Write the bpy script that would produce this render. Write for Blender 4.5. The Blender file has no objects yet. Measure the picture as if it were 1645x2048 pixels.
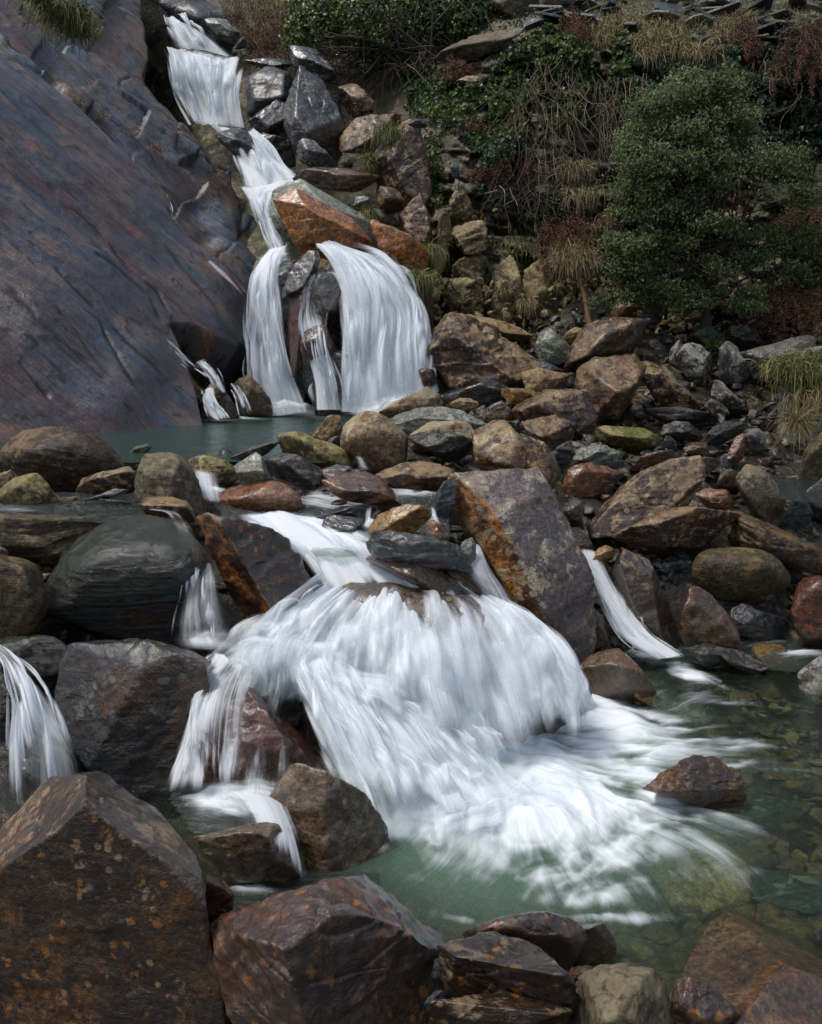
import bpy, bmesh, math, random
import numpy as np
from mathutils import Vector, Matrix

# ------------------------------------------------------------------ camera, sky, sun, exposure
SC = bpy.context.scene
COL = SC.collection
FPX = 1640.0; CX, CY = 822.5, 1024.0           # photograph size 1645 x 2048
PITCH = math.radians(11.2); CAMZ = 2.4
cam_d = bpy.data.cameras.new('camera'); cam = bpy.data.objects.new('camera', cam_d); COL.objects.link(cam)
cam.location = (0, 0, CAMZ); cam.rotation_euler = (math.radians(90) - PITCH, 0, 0)
cam_d.sensor_fit = 'VERTICAL'; cam_d.sensor_height = 36.0; cam_d.lens = 36.0 * FPX / 2048.0
cam_d.clip_start = 0.05; cam_d.clip_end = 400
SC.camera = cam
SUN_EL, SUN_AZ = math.radians(62), math.radians(-112)   # azimuth from +Y towards +X
W = bpy.data.worlds.new('World'); SC.world = W; W.use_nodes = True
wn = W.node_tree; bg = wn.nodes['Background']
sky = wn.nodes.new('ShaderNodeTexSky'); sky.sky_type = 'NISHITA'; sky.sun_disc = False
sky.sun_elevation = SUN_EL; sky.sun_rotation = SUN_AZ; sky.air_density = 1.0; sky.dust_density = 3.0
hs = wn.nodes.new('ShaderNodeHueSaturation'); hs.inputs['Saturation'].default_value = 0.72   # thin overcast
wn.links.new(sky.outputs[0], hs.inputs['Color']); wn.links.new(hs.outputs[0], bg.inputs[0]); bg.inputs[1].default_value = 0.10
sl = bpy.data.lights.new('sun', 'SUN'); sl.energy = 1.45; sl.angle = math.radians(12); sl.color = (1.0, 0.95, 0.88)
sun = bpy.data.objects.new('sun', sl); COL.objects.link(sun)
sd = Vector((math.sin(SUN_AZ) * math.cos(SUN_EL), math.cos(SUN_AZ) * math.cos(SUN_EL) , math.sin(SUN_EL)))
sun.rotation_euler = sd.to_track_quat('Z', 'Y').to_euler()
sun.location = (0, 0, 30)
SC.view_settings.view_transform = 'Standard'; SC.view_settings.look = 'None'
SC.view_settings.exposure = 0.64; SC.view_settings.gamma = 1.0
SC.cycles.max_bounces = 8; SC.cycles.transparent_max_bounces = 24; SC.cycles.diffuse_bounces = 3
SC.cycles.glossy_bounces = 3; SC.cycles.transmission_bounces = 4
SC.cycles.use_denoising = True

# ------------------------------------------------------------------ geometry helpers
cp, sp = math.cos(PITCH), math.sin(PITCH)
def ray(px, py):
    px = np.asarray(px, float); py = np.asarray(py, float)
    u = (px - CX) / FPX; v = (CY - py) / FPX
    return np.stack([u, cp + v * sp, -sp + v * cp], -1)
def P(px, py, D):
    """world point seen at photo pixel px,py at forward distance Y=D"""
    r = ray(px, py); s = np.asarray(D, float) / r[..., 1]
    return r * s[..., None] + np.array([0, 0, CAMZ])
def PZ(px, py, z):
    r = ray(px, py); s = (z - CAMZ) / r[..., 2]
    return r * s[..., None] + np.array([0, 0, CAMZ])

def _h(ix, iy, iz, seed):
    with np.errstate(over='ignore'):
        h = (ix.astype(np.uint32) * np.uint32(374761393) + iy.astype(np.uint32) * np.uint32(668265263)
             + iz.astype(np.uint32) * np.uint32(2147483647 & 1274126177) + np.uint32((seed * 97531 + 13) & 0xffffffff))
        h = (h ^ (h >> np.uint32(13))) * np.uint32(1274126177)
        h = h ^ (h >> np.uint32(16))
        h = (h * np.uint32(2246822519)) ^ (h >> np.uint32(7))
    return (h & np.uint32(0xffffff)).astype(np.float64) / float(0xffffff)
def vnoise(p, seed=0):
    i = np.floor(p).astype(np.int64); f = p - i; f = f * f * f * (f * (f * 6 - 15) + 10)
    r = 0
    for dx in (0, 1):
        wx = f[:, 0] if dx else 1 - f[:, 0]
        for dy in (0, 1):
            wy = f[:, 1] if dy else 1 - f[:, 1]
            for dz in (0, 1):
                wz = f[:, 2] if dz else 1 - f[:, 2]
                r = r + wx * wy * wz * _h(i[:, 0] + dx, i[:, 1] + dy, i[:, 2] + dz, seed)
    return r * 2 - 1
def fbm(p, oct=4, seed=0, gain=0.5):
    a, s, r = 1.0, 0.0, 0.0
    for k in range(oct):
        r = r + a * vnoise(p * (2.03 ** k) + 17.3 * k, seed + k); s += a; a *= gain
    return r / s
def ridged(p, oct=3, seed=0):
    a, s, r = 1.0, 0.0, 0.0
    for k in range(oct):
        r = r + a * (1 - np.abs(vnoise(p * (2.1 ** k) + 9.1 * k, seed + k)) * 2); s += a; a *= 0.5
    return r / s
def sstep(a, b, x):
    t = np.clip((x - a) / (b - a), 0, 1); return t * t * (3 - 2 * t)
def in_poly(x, y, poly):
    x = np.asarray(x, float); y = np.asarray(y, float); c = np.zeros(x.shape, bool); n = len(poly); j = n - 1
    for i in range(n):
        xi, yi = poly[i]; xj, yj = poly[j]
        m = ((yi > y) != (yj > y)) & (x < (xj - xi) * (y - yi) / ((yj - yi) or 1e-9) + xi)
        c ^= m; j = i
    return c
def seg_dist(x, y, line):
    """distance to a polyline and signed side of the nearest segment"""
    best = np.full(x.shape, 1e9); side = np.zeros(x.shape); par = np.zeros(x.shape)
    n = len(line) - 1
    for i in range(n):
        (x0, y0), (x1, y1) = line[i][:2], line[i + 1][:2]
        dx, dy = x1 - x0, y1 - y0; L = dx * dx + dy * dy + 1e-12
        t = np.clip(((x - x0) * dx + (y - y0) * dy) / L, 0, 1)
        d = np.hypot(x - x0 - t * dx, y - y0 - t * dy)
        s = np.sign(dx * (y - y0) - dy * (x - x0)); m = d < best
        best = np.where(m, d, best); side = np.where(m, s, side); par = np.where(m, (i + t) / n, par)
    return best, side, par
def mesh_obj(name, V, F, mat=None, parent=None, smooth=True, origin=None, uv=None, attrs=None, loose_quads=True):
    V = np.asarray(V, float)
    if origin is None: origin = (V.min(0) + V.max(0)) / 2
    origin = np.asarray(origin, float)
    me = bpy.data.meshes.new(name)
    F = np.asarray(F, np.int32); k = F.shape[1]; nf = F.shape[0]
    me.vertices.add(len(V)); me.vertices.foreach_set('co', (V - origin).astype(np.float32).ravel())
    me.loops.add(nf * k); me.loops.foreach_set('vertex_index', F.ravel())
    me.polygons.add(nf); me.polygons.foreach_set('loop_start', np.arange(0, nf * k, k, dtype=np.int32))
    me.polygons.foreach_set('loop_total', np.full(nf, k, np.int32))
    me.update(calc_edges=True)
    me.polygons.foreach_set('use_smooth', np.full(nf, smooth, bool))
    if uv is not None:
        l = me.uv_layers.new(name='flow'); l.data.foreach_set('uv', np.asarray(uv, np.float32)[F.ravel()].ravel())
    for nm, a in (attrs or {}).items():
        at = me.attributes.new(nm, 'FLOAT', 'POINT'); at.data.foreach_set('value', np.asarray(a, np.float32))
    if mat: me.materials.append(mat)
    o = bpy.data.objects.new(name, me); COL.objects.link(o); o.location = origin
    if parent: o.parent = parent; o.matrix_parent_inverse = parent.matrix_world.inverted() if False else Matrix.Translation(-parent.location)
    return o
def tag(o, label=None, cat=None, group=None, kind=None):
    if label: o['label'] = label
    if cat: o['category'] = cat
    if group: o['group'] = group
    if kind: o['kind'] = kind
    return o
def empty(name, loc):
    o = bpy.data.objects.new(name, None); COL.objects.link(o); o.location = loc; o.empty_display_size = .2; return o
def grid_faces(nr, nc):
    i = np.arange(nr - 1)[:, None] * nc + np.arange(nc - 1)[None, :]; i = i.ravel()
    return np.stack([i, i + 1, i + nc + 1, i + nc], 1)
def rbf_fit(pts, vals, smooth=0.0):
    pts = np.asarray(pts, float); n = len(pts); d = pts.shape[1]
    r = np.linalg.norm(pts[:, None] - pts[None], axis=2)
    A = np.zeros((n + d + 1, n + d + 1)); A[:n, :n] = r - smooth * np.eye(n)
    A[:n, n] = 1; A[n, :n] = 1; A[:n, n + 1:] = pts; A[n + 1:, :n] = pts.T
    b = np.zeros(n + d + 1); b[:n] = vals
    w = np.linalg.solve(A, b)
    def f(q):
        q = np.asarray(q, float); out = np.zeros(len(q))
        for s in range(0, len(q), 20000):
            qq = q[s:s + 20000]; rr = np.linalg.norm(qq[:, None] - pts[None], axis=2)
            out[s:s + 20000] = rr @ w[:n] + w[n] + qq @ w[n + 1:]
        return out
    return f
def catmull(pts, n):
    """resample a list of k-dim points with a Catmull-Rom spline to n points, parameter uniform"""
    pts = np.asarray(pts, float); m = len(pts)
    if m == 2: t = np.linspace(0, 1, n)[:, None]; return pts[0] * (1 - t) + pts[1] * t
    ext = np.vstack([2 * pts[0] - pts[1], pts, 2 * pts[-1] - pts[-2]])
    t = np.linspace(0, m - 1 - 1e-9, n); i = t.astype(int); f = (t - i)[:, None]
    p0, p1, p2, p3 = ext[i], ext[i + 1], ext[i + 2], ext[i + 3]
    return 0.5 * (2 * p1 + (p2 - p0) * f + (2 * p0 - 5 * p1 + 4 * p2 - p3) * f ** 2 + (-p0 + 3 * p1 - 3 * p2 + p3) * f ** 3)

# ------------------------------------------------------------------ materials
class NT:
    def __init__(s, name):
        s.m = bpy.data.materials.new(name); s.m.use_nodes = True; s.t = s.m.node_tree; s.t.nodes.clear()
        s.out = s.t.nodes.new('ShaderNodeOutputMaterial')
    def n(s, typ, ins=None, **props):
        nd = s.t.nodes.new('ShaderNode' + typ)
        for k, v in props.items(): setattr(nd, k, v)
        for k, v in (ins or {}).items(): s.set(nd.inputs[k], v)
        return nd
    def set(s, sock, v):
        if hasattr(v, 'is_linked') or hasattr(v, 'links'): s.t.links.new(v, sock)
        else:
            if isinstance(v, tuple) and len(v) == 3 and sock.type == 'RGBA': v = (*v, 1)
            sock.default_value = v
    def math(s, op, a, b=0.0, c=0.0, clamp=False):
        nd = s.t.nodes.new('ShaderNodeMath'); nd.operation = op; nd.use_clamp = clamp
        s.set(nd.inputs[0], a); s.set(nd.inputs[1], b); s.set(nd.inputs[2], c); return nd.outputs[0]
    def ramp(s, x, a, b, lo=0.0, hi=1.0):
        nd = s.t.nodes.new('ShaderNodeMapRange'); nd.interpolation_type = 'SMOOTHSTEP'
        for k, v in zip(range(5), (x, a, b, lo, hi)): s.set(nd.inputs[k], v)
        return nd.outputs[0]
    def mix(s, f, a, b, mode='MIX'):
        nd = s.t.nodes.new('ShaderNodeMix'); nd.data_type = 'RGBA'; nd.blend_type = mode
        s.set(nd.inputs[0], f); s.set(nd.inputs[6], a); s.set(nd.inputs[7], b); return nd.outputs[2]
    def noise(s, co, scale, detail=6, rough=0.55, dist=0.0):
        nd = s.n('TexNoise', {'Vector': co, 'Scale': scale, 'Detail': detail, 'Roughness': rough, 'Distortion': dist}); return nd.outputs[0]
    def vmap(s, co, sc=(1, 1, 1), rot=(0, 0, 0)):
        return s.n('Mapping', {'Vector': co, 'Rotation': rot, 'Scale': sc}).outputs[0]

def rockmat(name, c1, c2, c3=None, rust=0.0, rustc=(.22, .07, .015), lich=0.0, lichc=(.42, .42, .34), moss=0.0,
            mossc=(.07, .09, .012), rough=0.45, strata=0.6, rot=(0.35, 0.5, 0.2), bump=1.0, spec=.5, fine=1.0, gold=0.0, big=1.0, side=None, tint=(.56, .425, .30)):
    N = NT(name); tc = N.n('TexCoord'); oi = N.n('ObjectInfo')
    off = N.n('VectorMath', {0: (37., 91., 53.)}, operation='SCALE'); N.set(off.inputs['Scale'], oi.outputs['Random'])
    co = N.n('VectorMath', {0: tc.outputs['Object'], 1: off.outputs[0]}, operation='ADD').outputs[0]
    s = fine
    n1 = N.noise(co, 1.7 * s * big, 8, .62, .5); n2 = N.noise(co, 26 * s, 9, .7); n3 = N.noise(co, 7 * s, 8, .65, .8)
    st = N.vmap(co, (1.2 * s, 1.2 * s, 15 * s), rot); ns = N.noise(st, 1.6, 7, .6, .4)
    col = N.mix(N.ramp(n1, .38, .62), c1, c2)
    if c3: col = N.mix(N.ramp(n3, .5, .66), col, c3)
    if rust > 0:
        nr = N.noise(co, 2.1 * s * big, 10, .68, .7); rv = N.noise(co, 11 * s, 8, .7, .5)
        rc = N.mix(N.ramp(rv, .4, .62), tuple(x * .35 for x in rustc), rustc)
        f = N.ramp(nr, .62 - rust * .35, .70 - rust * .3)
        col = N.mix(N.math('MULTIPLY', f, .92), col, rc)
    col = N.mix(N.math('MULTIPLY', N.ramp(ns, .5, .72), strata), col, tuple(x * .35 for x in c1))
    geo = N.n('NewGeometry'); sep = N.n('SeparateXYZ', {0: geo.outputs['Normal']}); up = sep.outputs[2]
    if side:       # a joint face stained differently from the rest of the block
        (sx, sy, sz), thr, sa, sb = side
        dt = N.n('VectorMath', {0: geo.outputs['Normal'], 1: (sx, sy, sz)}, operation='DOT_PRODUCT').outputs['Value']
        fs = N.ramp(N.math('ADD', dt, N.math('MULTIPLY', N.math('SUBTRACT', n3, .5), .5)), thr - .06, thr + .06)
        sv = N.mix(N.ramp(N.noise(co, 6 * s, 8, .7, .6), .42, .6), sa, sb)
        col = N.mix(N.math('MULTIPLY', fs, .95), col, sv)
    sp_ = N.ramp(n2, .32, .68, .36, 1.85)
    col = N.mix(1.0, col, N.n('CombineColor', {0: sp_, 1: sp_, 2: sp_}).outputs[0], 'MULTIPLY')
    sp2 = N.ramp(N.noise(co, 70 * s, 4, .7), .36, .64, .6, 1.5)
    col = N.mix(1.0, col, N.n('CombineColor', {0: sp2, 1: sp2, 2: sp2}).outputs[0], 'MULTIPLY')
    if gold > 0:   # ochre lichen / stain blotches with a scalloped edge
        gv = N.n('TexVoronoi', {'Vector': co, 'Scale': 11. * s}).outputs[0]
        gn = N.noise(co, 14 * s, 8, .7)
        gm = N.math('MULTIPLY', N.ramp(N.math('ADD', gv, N.math('MULTIPLY', gn, 2.2)), 1.30, 1.20), N.ramp(N.noise(co, 4.2 * s, 6, .65), .66 - gold * .22, .71 - gold * .22))
        gc = N.mix(N.ramp(gn, .42, .6), (.36, .17, .035), (.55, .37, .13))
        col = N.mix(N.math('MULTIPLY', gm, .85), col, gc)
    if moss > 0:
        nm = N.noise(co, 3.5 * s, 9, .65)
        fm = N.math('ADD', N.math('MULTIPLY', up, .22), nm)
        col = N.mix(N.math('MULTIPLY', N.ramp(fm, .74 - moss * .3, .80 - moss * .27), .9), col, N.mix(N.ramp(n2, .4, .65), tuple(x * .45 for x in mossc), mossc))
    if lich > 0:
        nl = N.noise(co, 8.5 * s, 9, .68, .3); nl2 = N.noise(co, 2.2 * s, 4, .5)
        v = N.n('TexVoronoi', {'Vector': co, 'Scale': 13 * s, 'Randomness': 1.0}).outputs[0]
        a = N.ramp(N.math('ADD', N.math('ADD', nl, N.math('MULTIPLY', nl2, .5)), N.math('MULTIPLY', up, .10)), .93 - lich * .3, .97 - lich * .28)
        a = N.math('MULTIPLY', a, N.ramp(N.noise(co, .9 * s, 3, .5), .40, .54, .45, 1.0))
        b = N.math('MULTIPLY', N.ramp(N.math('ADD', v, N.math('MULTIPLY', nl, .3)), .46, .40), N.ramp(nl2, .54 - lich * .2, .62 - lich * .2))
        lm = N.math('MAXIMUM', a, b)
        lm = N.math('MULTIPLY', lm, N.ramp(n2, .28, .5))
        col = N.mix(N.math('MULTIPLY', lm, .92), col, N.mix(N.ramp(n3, .4, .6), lichc, tuple(x * .6 for x in lichc)))
    col = N.mix(1.0, col, tint, 'MULTIPLY')
    # bump
    h = N.math('ADD', N.math('MULTIPLY', n2, .46), N.math('MULTIPLY', n3, .85))
    h = N.math('ADD', h, N.math('MULTIPLY', ns, 1.1 * strata))
    vc = N.n('TexVoronoi', {'Vector': N.vmap(co, (1, 1, 2.6), rot), 'Scale': 4.5 * s}, feature='DISTANCE_TO_EDGE').outputs[0]
    h = N.math('ADD', h, N.math('MULTIPLY', N.ramp(vc, 0, .02), .03))
    bp = N.n('Bump', {'Strength': .95 * bump, 'Distance': .03 / s, 'Height': h})
    r = N.ramp(n3, .35, .65, max(rough * .8 - .13, .05), min(rough * .85 + .15, 1))
    b = N.n('BsdfPrincipled', {'Base Color': col, 'Roughness': r, 'Normal': bp.outputs[0]})
    b.inputs['Specular IOR Level'].default_value = spec
    if rough < .56:     # film of water
        bc = N.n('Bump', {'Strength': min(1.0, .5 * bump), 'Distance': .02 / s, 'Height': N.math('ADD', N.math('MULTIPLY', n3, 1.0), N.math('MULTIPLY', n2, .12))})
        b.inputs['Coat Weight'].default_value = .75 if rough < .36 else .3; b.inputs['Coat Roughness'].default_value = .16; N.set(b.inputs['Coat Normal'], bc.outputs[0])
    N.t.links.new(b.outputs[0], N.out.inputs[0]); return N.m

M = {}
M['gl'] = rockmat('pitted_grey_rock', (.06, .05, .036), (.13, .115, .08), (.17, .155, .11), lich=.45, lichc=(.34, .31, .22), strata=.25, rough=.75, tint=(.62, .56, .46))
M['br'] = rockmat('brown_boulder_rock', (.045, .034, .026), (.10, .080, .055), (.07, .045, .035), lich=.35, gold=.3, lichc=(.30, .25, .15), strata=.3, rough=.6)
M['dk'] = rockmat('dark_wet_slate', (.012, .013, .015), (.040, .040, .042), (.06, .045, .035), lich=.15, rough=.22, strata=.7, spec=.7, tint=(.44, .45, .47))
M['dm'] = rockmat('black_mossy_rock', (.010, .012, .010), (.030, .040, .024), (.035, .022, .010), moss=.65, mossc=(.05, .075, .015), rough=.16, strata=.8, spec=.7, bump=2.2, rust=.15, tint=(.44, .45, .47))
M['rb'] = rockmat('rusty_wet_rock', (.045, .02, .01), (.10, .045, .018), (.02, .016, .014), rust=.55, rustc=(.30, .125, .03), gold=.35, rough=.28, strata=.45, spec=.6)
M['fg'] = rockmat('brown_streaked_rock', (.022, .013, .008), (.058, .036, .018), (.016, .014, .013), rust=.34, rustc=(.17, .088, .03), gold=.95, lich=.12, lichc=(.40, .33, .22), side=((.95, -.1, .2), .62, (.04, .036, .036), (.085, .07, .06)), rough=.40, strata=.22, spec=.6, fine=1.5, tint=(.62, .52, .44))
M['py'] = rockmat('ochre_black_pool_rock', (.05, .03, .012), (.20, .12, .04), (.015, .012, .01), rust=.35, rustc=(.32, .16, .035), rough=.22, strata=1.0, spec=.6, bump=1.6)
M['fs'] = rockmat('olive_brown_wet_slab', (.055, .036, .016), (.11, .085, .038), (.10, .05, .022), rust=.35, rustc=(.17, .075, .02), rough=.28, strata=.35, spec=.6, bump=.6, tint=(.6, .55, .5))
M['fp'] = rockmat('dark_purple_wet_rock', (.028, .017, .014), (.065, .038, .028), (.09, .05, .018), rust=.36, rustc=(.17, .075, .02), gold=.8, rough=.24, strata=.2, spec=.65, fine=1.2, moss=0, tint=(.62, .50, .42))
M['ol'] = rockmat('olive_lichen_rock', (.06, .045, .025), (.15, .13, .05), (.19, .17, .09), lich=.55, lichc=(.42, .38, .18), moss=.45, mossc=(.16, .17, .03), rough=.7, strata=.3, tint=(.80, .71, .58))
M['og'] = rockmat('olive_grey_rock', (.05, .048, .036), (.11, .10, .065), (.14, .125, .075), lich=.3, lichc=(.30, .28, .15), moss=.25, mossc=(.10, .11, .03), rough=.6, strata=.3)
M['ms'] = rockmat('bright_mossy_rock', (.05, .05, .025), (.13, .12, .05), (.07, .06, .035), lich=.35, lichc=(.34, .33, .17), moss=.75, mossc=(.16, .20, .02), rough=.7, strata=.5, tint=(.78, .66, .52))
M['pu'] = rockmat('purple_brown_slate', (.042, .028, .026), (.085, .060, .048), (.13, .095, .055), rust=.26, rustc=(.22, .10, .03), moss=.1, lich=.5, lichc=(.56, .51, .38), gold=.65, rough=.45, strata=.55)
M['pg'] = rockmat('ochre_spotted_slate', (.05, .032, .027), (.11, .078, .055), (.15, .12, .065), lich=.5, lichc=(.55, .50, .32), gold=.95, rust=.22, rustc=(.25, .11, .03), moss=.15, mossc=(.14, .14, .03), rough=.46, strata=.35)
M['wl'] = rockmat('white_lichen_rock', (.040, .034, .030), (.095, .085, .075), (.06, .045, .035), lich=.62, lichc=(.46, .46, .43), rough=.75, strata=.35, tint=(.62, .61, .58))
M['li'] = rockmat('pale_lichen_boulder', (.09, .055, .04), (.17, .125, .085), (.22, .19, .13), lich=.72, lichc=(.52, .48, .36), moss=.15, mossc=(.2, .18, .05), gold=.3, rough=.7, strata=.15, tint=(.80, .71, .58))
M['or'] = rockmat('orange_river_rock', (.17, .085, .045), (.30, .20, .12), (.12, .11, .09), rust=.45, rustc=(.30, .11, .03), rough=.25, strata=.5, spec=.6, tint=(.78, .66, .52))
M['yo'] = rockmat('yellow_ochre_rock', (.18, .11, .03), (.30, .20, .07), (.12, .075, .02), rust=.25, rustc=(.40, .22, .05), rough=.35, strata=.5, tint=(.78, .66, .52))
M['gr'] = rockmat('grey_green_slate', (.12, .13, .105), (.20, .21, .17), (.15, .15, .10), lich=.12, rough=.5, strata=.5, moss=.08, bump=.8, tint=(.72, .74, .72))
M['tn'] = rockmat('tan_rock', (.16, .11, .06), (.26, .20, .11), (.20, .13, .06), lich=.25, lichc=(.42, .36, .22), rough=.6, strata=.4, tint=(.80, .71, .58))
M['bl'] = rockmat('blue_grey_slate', (.045, .052, .064), (.085, .095, .11), (.06, .06, .06), lich=.05, rough=.46, strata=.7, spec=.45, tint=(.44, .45, .47))
M['dl'] = rockmat('dark_layered_slate', (.022, .020, .018), (.055, .050, .042), (.09, .08, .06), lich=.42, lichc=(.40, .38, .30), rough=.5, strata=1.0, bump=1.5, tint=(.44, .45, .47))
M['pb'] = rockmat('purple_blue_slab_rock', (.060, .045, .050), (.10, .085, .088), (.12, .08, .05), lich=.28, gold=.4, lichc=(.42, .37, .25), rough=.28, strata=.35, spec=.6)
M['bk'] = rockmat('slate_block_rock', (.030, .032, .036), (.060, .060, .062), (.045, .030, .022), rust=.3, side=((.95, 0, .1), .5, (.06, .022, .012), (.20, .07, .025)), rustc=(.17, .06, .015), rough=.30, strata=.25, bump=1.7, spec=.6, lich=.05, big=.7, tint=(.44, .45, .47))
M['rs'] = rockmat('rust_face_rock', (.035, .025, .022), (.30, .14, .04), (.45, .21, .05), rust=.6, rustc=(.65, .30, .07), rough=.35, strata=.3, big=.8)
M['rd'] = rockmat('red_brown_wet_rock', (.06, .022, .016), (.13, .055, .035), (.09, .06, .04), rust=.3, rustc=(.22, .08, .03), rough=.2, strata=.4, spec=.6)
M['wt'] = rockmat('wet_brown_rock', (.065, .045, .025), (.13, .10, .055), (.09, .05, .02), rust=.3, rustc=(.22, .11, .03), rough=.2, strata=.4, spec=.6)
M['tg'] = rockmat('wet_tan_grey_rock', (.09, .075, .055), (.17, .145, .105), (.12, .085, .075), lich=.25, lichc=(.36, .33, .24), rough=.3, strata=.3, spec=.6)
M['cl'] = rockmat('tan_lichen_ledge_rock', (.06, .045, .03), (.16, .13, .08), (.22, .18, .10), lich=.6, lichc=(.42, .38, .22), gold=.4, rough=.75, strata=.4, tint=(.80, .71, .58))
M['bd'] = rockmat('pool_bed_rock', (.09, .075, .035), (.20, .17, .08), (.13, .09, .04), rust=.2, rustc=(.22, .12, .04), rough=.6, strata=.2)
M['pt'] = rockmat('purple_slab_with_rusty_face', (.060, .045, .050), (.105, .085, .088), (.13, .09, .05), lich=.42, gold=.5, lichc=(.50, .46, .32), rough=.3, strata=.3, spec=.6, side=((-.9, -.4, -.1), .58, (.06, .026, .008), (.36, .16, .035)), tint=(.74, .66, .60))
M['rt'] = rockmat('rusty_boulder_with_black_top', (.030, .026, .026), (.060, .050, .045), (.08, .04, .02), rust=.1, rough=.2, strata=.4, spec=.7, side=((-.5, -.8, -.3), .50, (.05, .020, .008), (.46, .21, .05)))
M['mc'] = rockmat('moss_wet_rock', (.012, .018, .012), (.03, .04, .02), (.05, .04, .03), moss=.75, mossc=(.045, .085, .02), rough=.3, strata=.5)

# ------------------------------------------------------------------ rock builder
_ico = {}
def ico(n):
    if n not in _ico:
        bm = bmesh.new(); bmesh.ops.create_icosphere(bm, subdivisions=n, radius=1.0)
        V = np.array([v.co[:] for v in bm.verts]); F = np.array([[v.index for v in f.verts] for f in bm.faces], np.int32); bm.free()
        _ico[n] = (V / np.linalg.norm(V, axis=1)[:, None], F)
    return _ico[n]
def hull_planes(pts):
    bm = bmesh.new(); vs = [bm.verts.new(tuple(p)) for p in pts]
    bmesh.ops.convex_hull(bm, input=vs, use_existing_faces=False)
    c = np.mean(pts, 0); out = []
    for f in bm.faces:
        f.normal_update(); nn = np.array(f.normal[:])
        if np.linalg.norm(nn) < .5: continue
        d = nn @ (np.array(f.verts[0].co[:]) - c)
        if d < 0: nn, d = -nn, -d
        if d > 1e-5: out.append((*nn, d))
    bm.free(); out = np.array(out)
    return c, out[:, :3], out[:, 3]
ROCKS = []; GROUND = []
def shape_rock(pts, rng, p=26, res=5, disp=1.0, chips=14, seed=0, lay=1.0, fit=1):
    c, n, d = hull_planes(pts)
    q = pts - c; ext = np.sqrt(np.linalg.eigvalsh(np.cov(q.T)) + 1e-9)
    ev, evec = np.linalg.eigh(np.cov(q.T)); sc = np.sqrt(np.maximum(ev, 1e-6)); sc = np.maximum(sc / sc.max(), .22)
    size = float(np.cbrt(np.prod(np.maximum(q.max(0) - q.min(0), 1e-3))))
    # random chips bevel the corners
    cn, cd = [], []
    for _ in range(chips if p < 16 else 4):
        v = rng.normal(size=3); v /= np.linalg.norm(v)
        s = (q @ v).max(); cn.append(v); cd.append(s * (rng.uniform(.90, .985) if p < 16 else rng.uniform(.95, 1.0)))
    n = np.vstack([n, cn]); d = np.concatenate([d, cd])
    # shallow fracture planes all over the surface give chiselled faces
    hn, hd = n.copy(), d.copy(); m_ = 6 if (p >= 20 and chips <= 3) else 40 if p >= 20 else (14 if p > 10 else 5); fn, fd = [], []
    for _ in range(m_):
        v = rng.normal(size=3) * np.maximum(q.std(0), 1e-3); v /= np.linalg.norm(v); kk = np.maximum(hn @ v, 0) / hd; a_ = int(kk.argmax()); r0 = 1 / kk[a_]
        nn = hn[a_] + rng.normal(size=3) * (.26 if p >= 20 else .3); nn /= np.linalg.norm(nn); dd = nn @ (v * r0 * (1 - rng.uniform(.0, .035)))
        if dd > .25 * r0: fn.append(nn); fd.append(dd)
    if fn: n = np.vstack([n, fn]); d = np.concatenate([d, fd])
    V, F = ico(res)
    dirs = (V * sc) @ evec.T; dirs /= np.linalg.norm(dirs, axis=1)[:, None]
    k = np.maximum(dirs @ n.T, 0) / d
    pe = p * 1.6 if p < 16 else (p * 3.2 if p < 20 else p * 9.)
    km = k.max(1, keepdims=True); r = 1 / (km[:, 0] * (((k / km) ** pe).sum(1)) ** (1 / pe))
    X = dirs * r[:, None]
    X = X * np.clip(np.ptp(q, axis=0) / np.ptp(X, axis=0), 1.0, 1.06 if fit == 0 else 2)
    if fit: X += (q.max(0) + q.min(0)) / 2 - (X.max(0) + X.min(0)) / 2
    # displacement
    R = Matrix.Rotation(rng.uniform(-.5, .5), 3, 'X') @ Matrix.Rotation(rng.uniform(-.6, .6), 3, 'Y')
    Y = (X / size) @ np.array(R)
    o = rng.uniform(0, 50, 3)
    h = fbm(Y * 2.2 + o, 3, seed) * (.055 if p < 16 else .038) + fbm(Y * 8 + o, 4, seed + 5) * .020
    Yl = Y * np.array([1.5, 1.5, 11]) + o
    h += lay * (ridged(Yl, 3, seed + 9)) * .012 - (np.abs(fbm(Y * 5 + o, 3, seed + 61)) - .2) * (.045 if p >= 20 else .012)
    ls = Y[:, 2] * 7 + fbm(Y * 1.8 + o, 2, seed + 41) * 1.1; li = np.floor(ls); lf = ls - li       # broken cleavage layers
    hh = _h(li.astype(np.int64), (Y[:, 0] * 1.7 + fbm(Y * 3 + o, 2, seed + 43)).astype(np.int64), np.zeros(len(Y), np.int64), seed)
    h += lay * (.030 if p >= 16 else .008) * (hh - .5) * sstep(0, .12, lf) * sstep(0, .12, 1 - lf)
    cr = np.abs(vnoise(Y * np.array([2.2, 2.2, 4.5]) + o * 2, seed + 3)); h -= lay * .014 * (1 - sstep(0, .05, cr)) * sstep(-.1, .3, fbm(Y * 1.5 + o, 2, seed + 31))
    X = X + dirs * (h * size * disp)[:, None]
    return c + X, F
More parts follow.
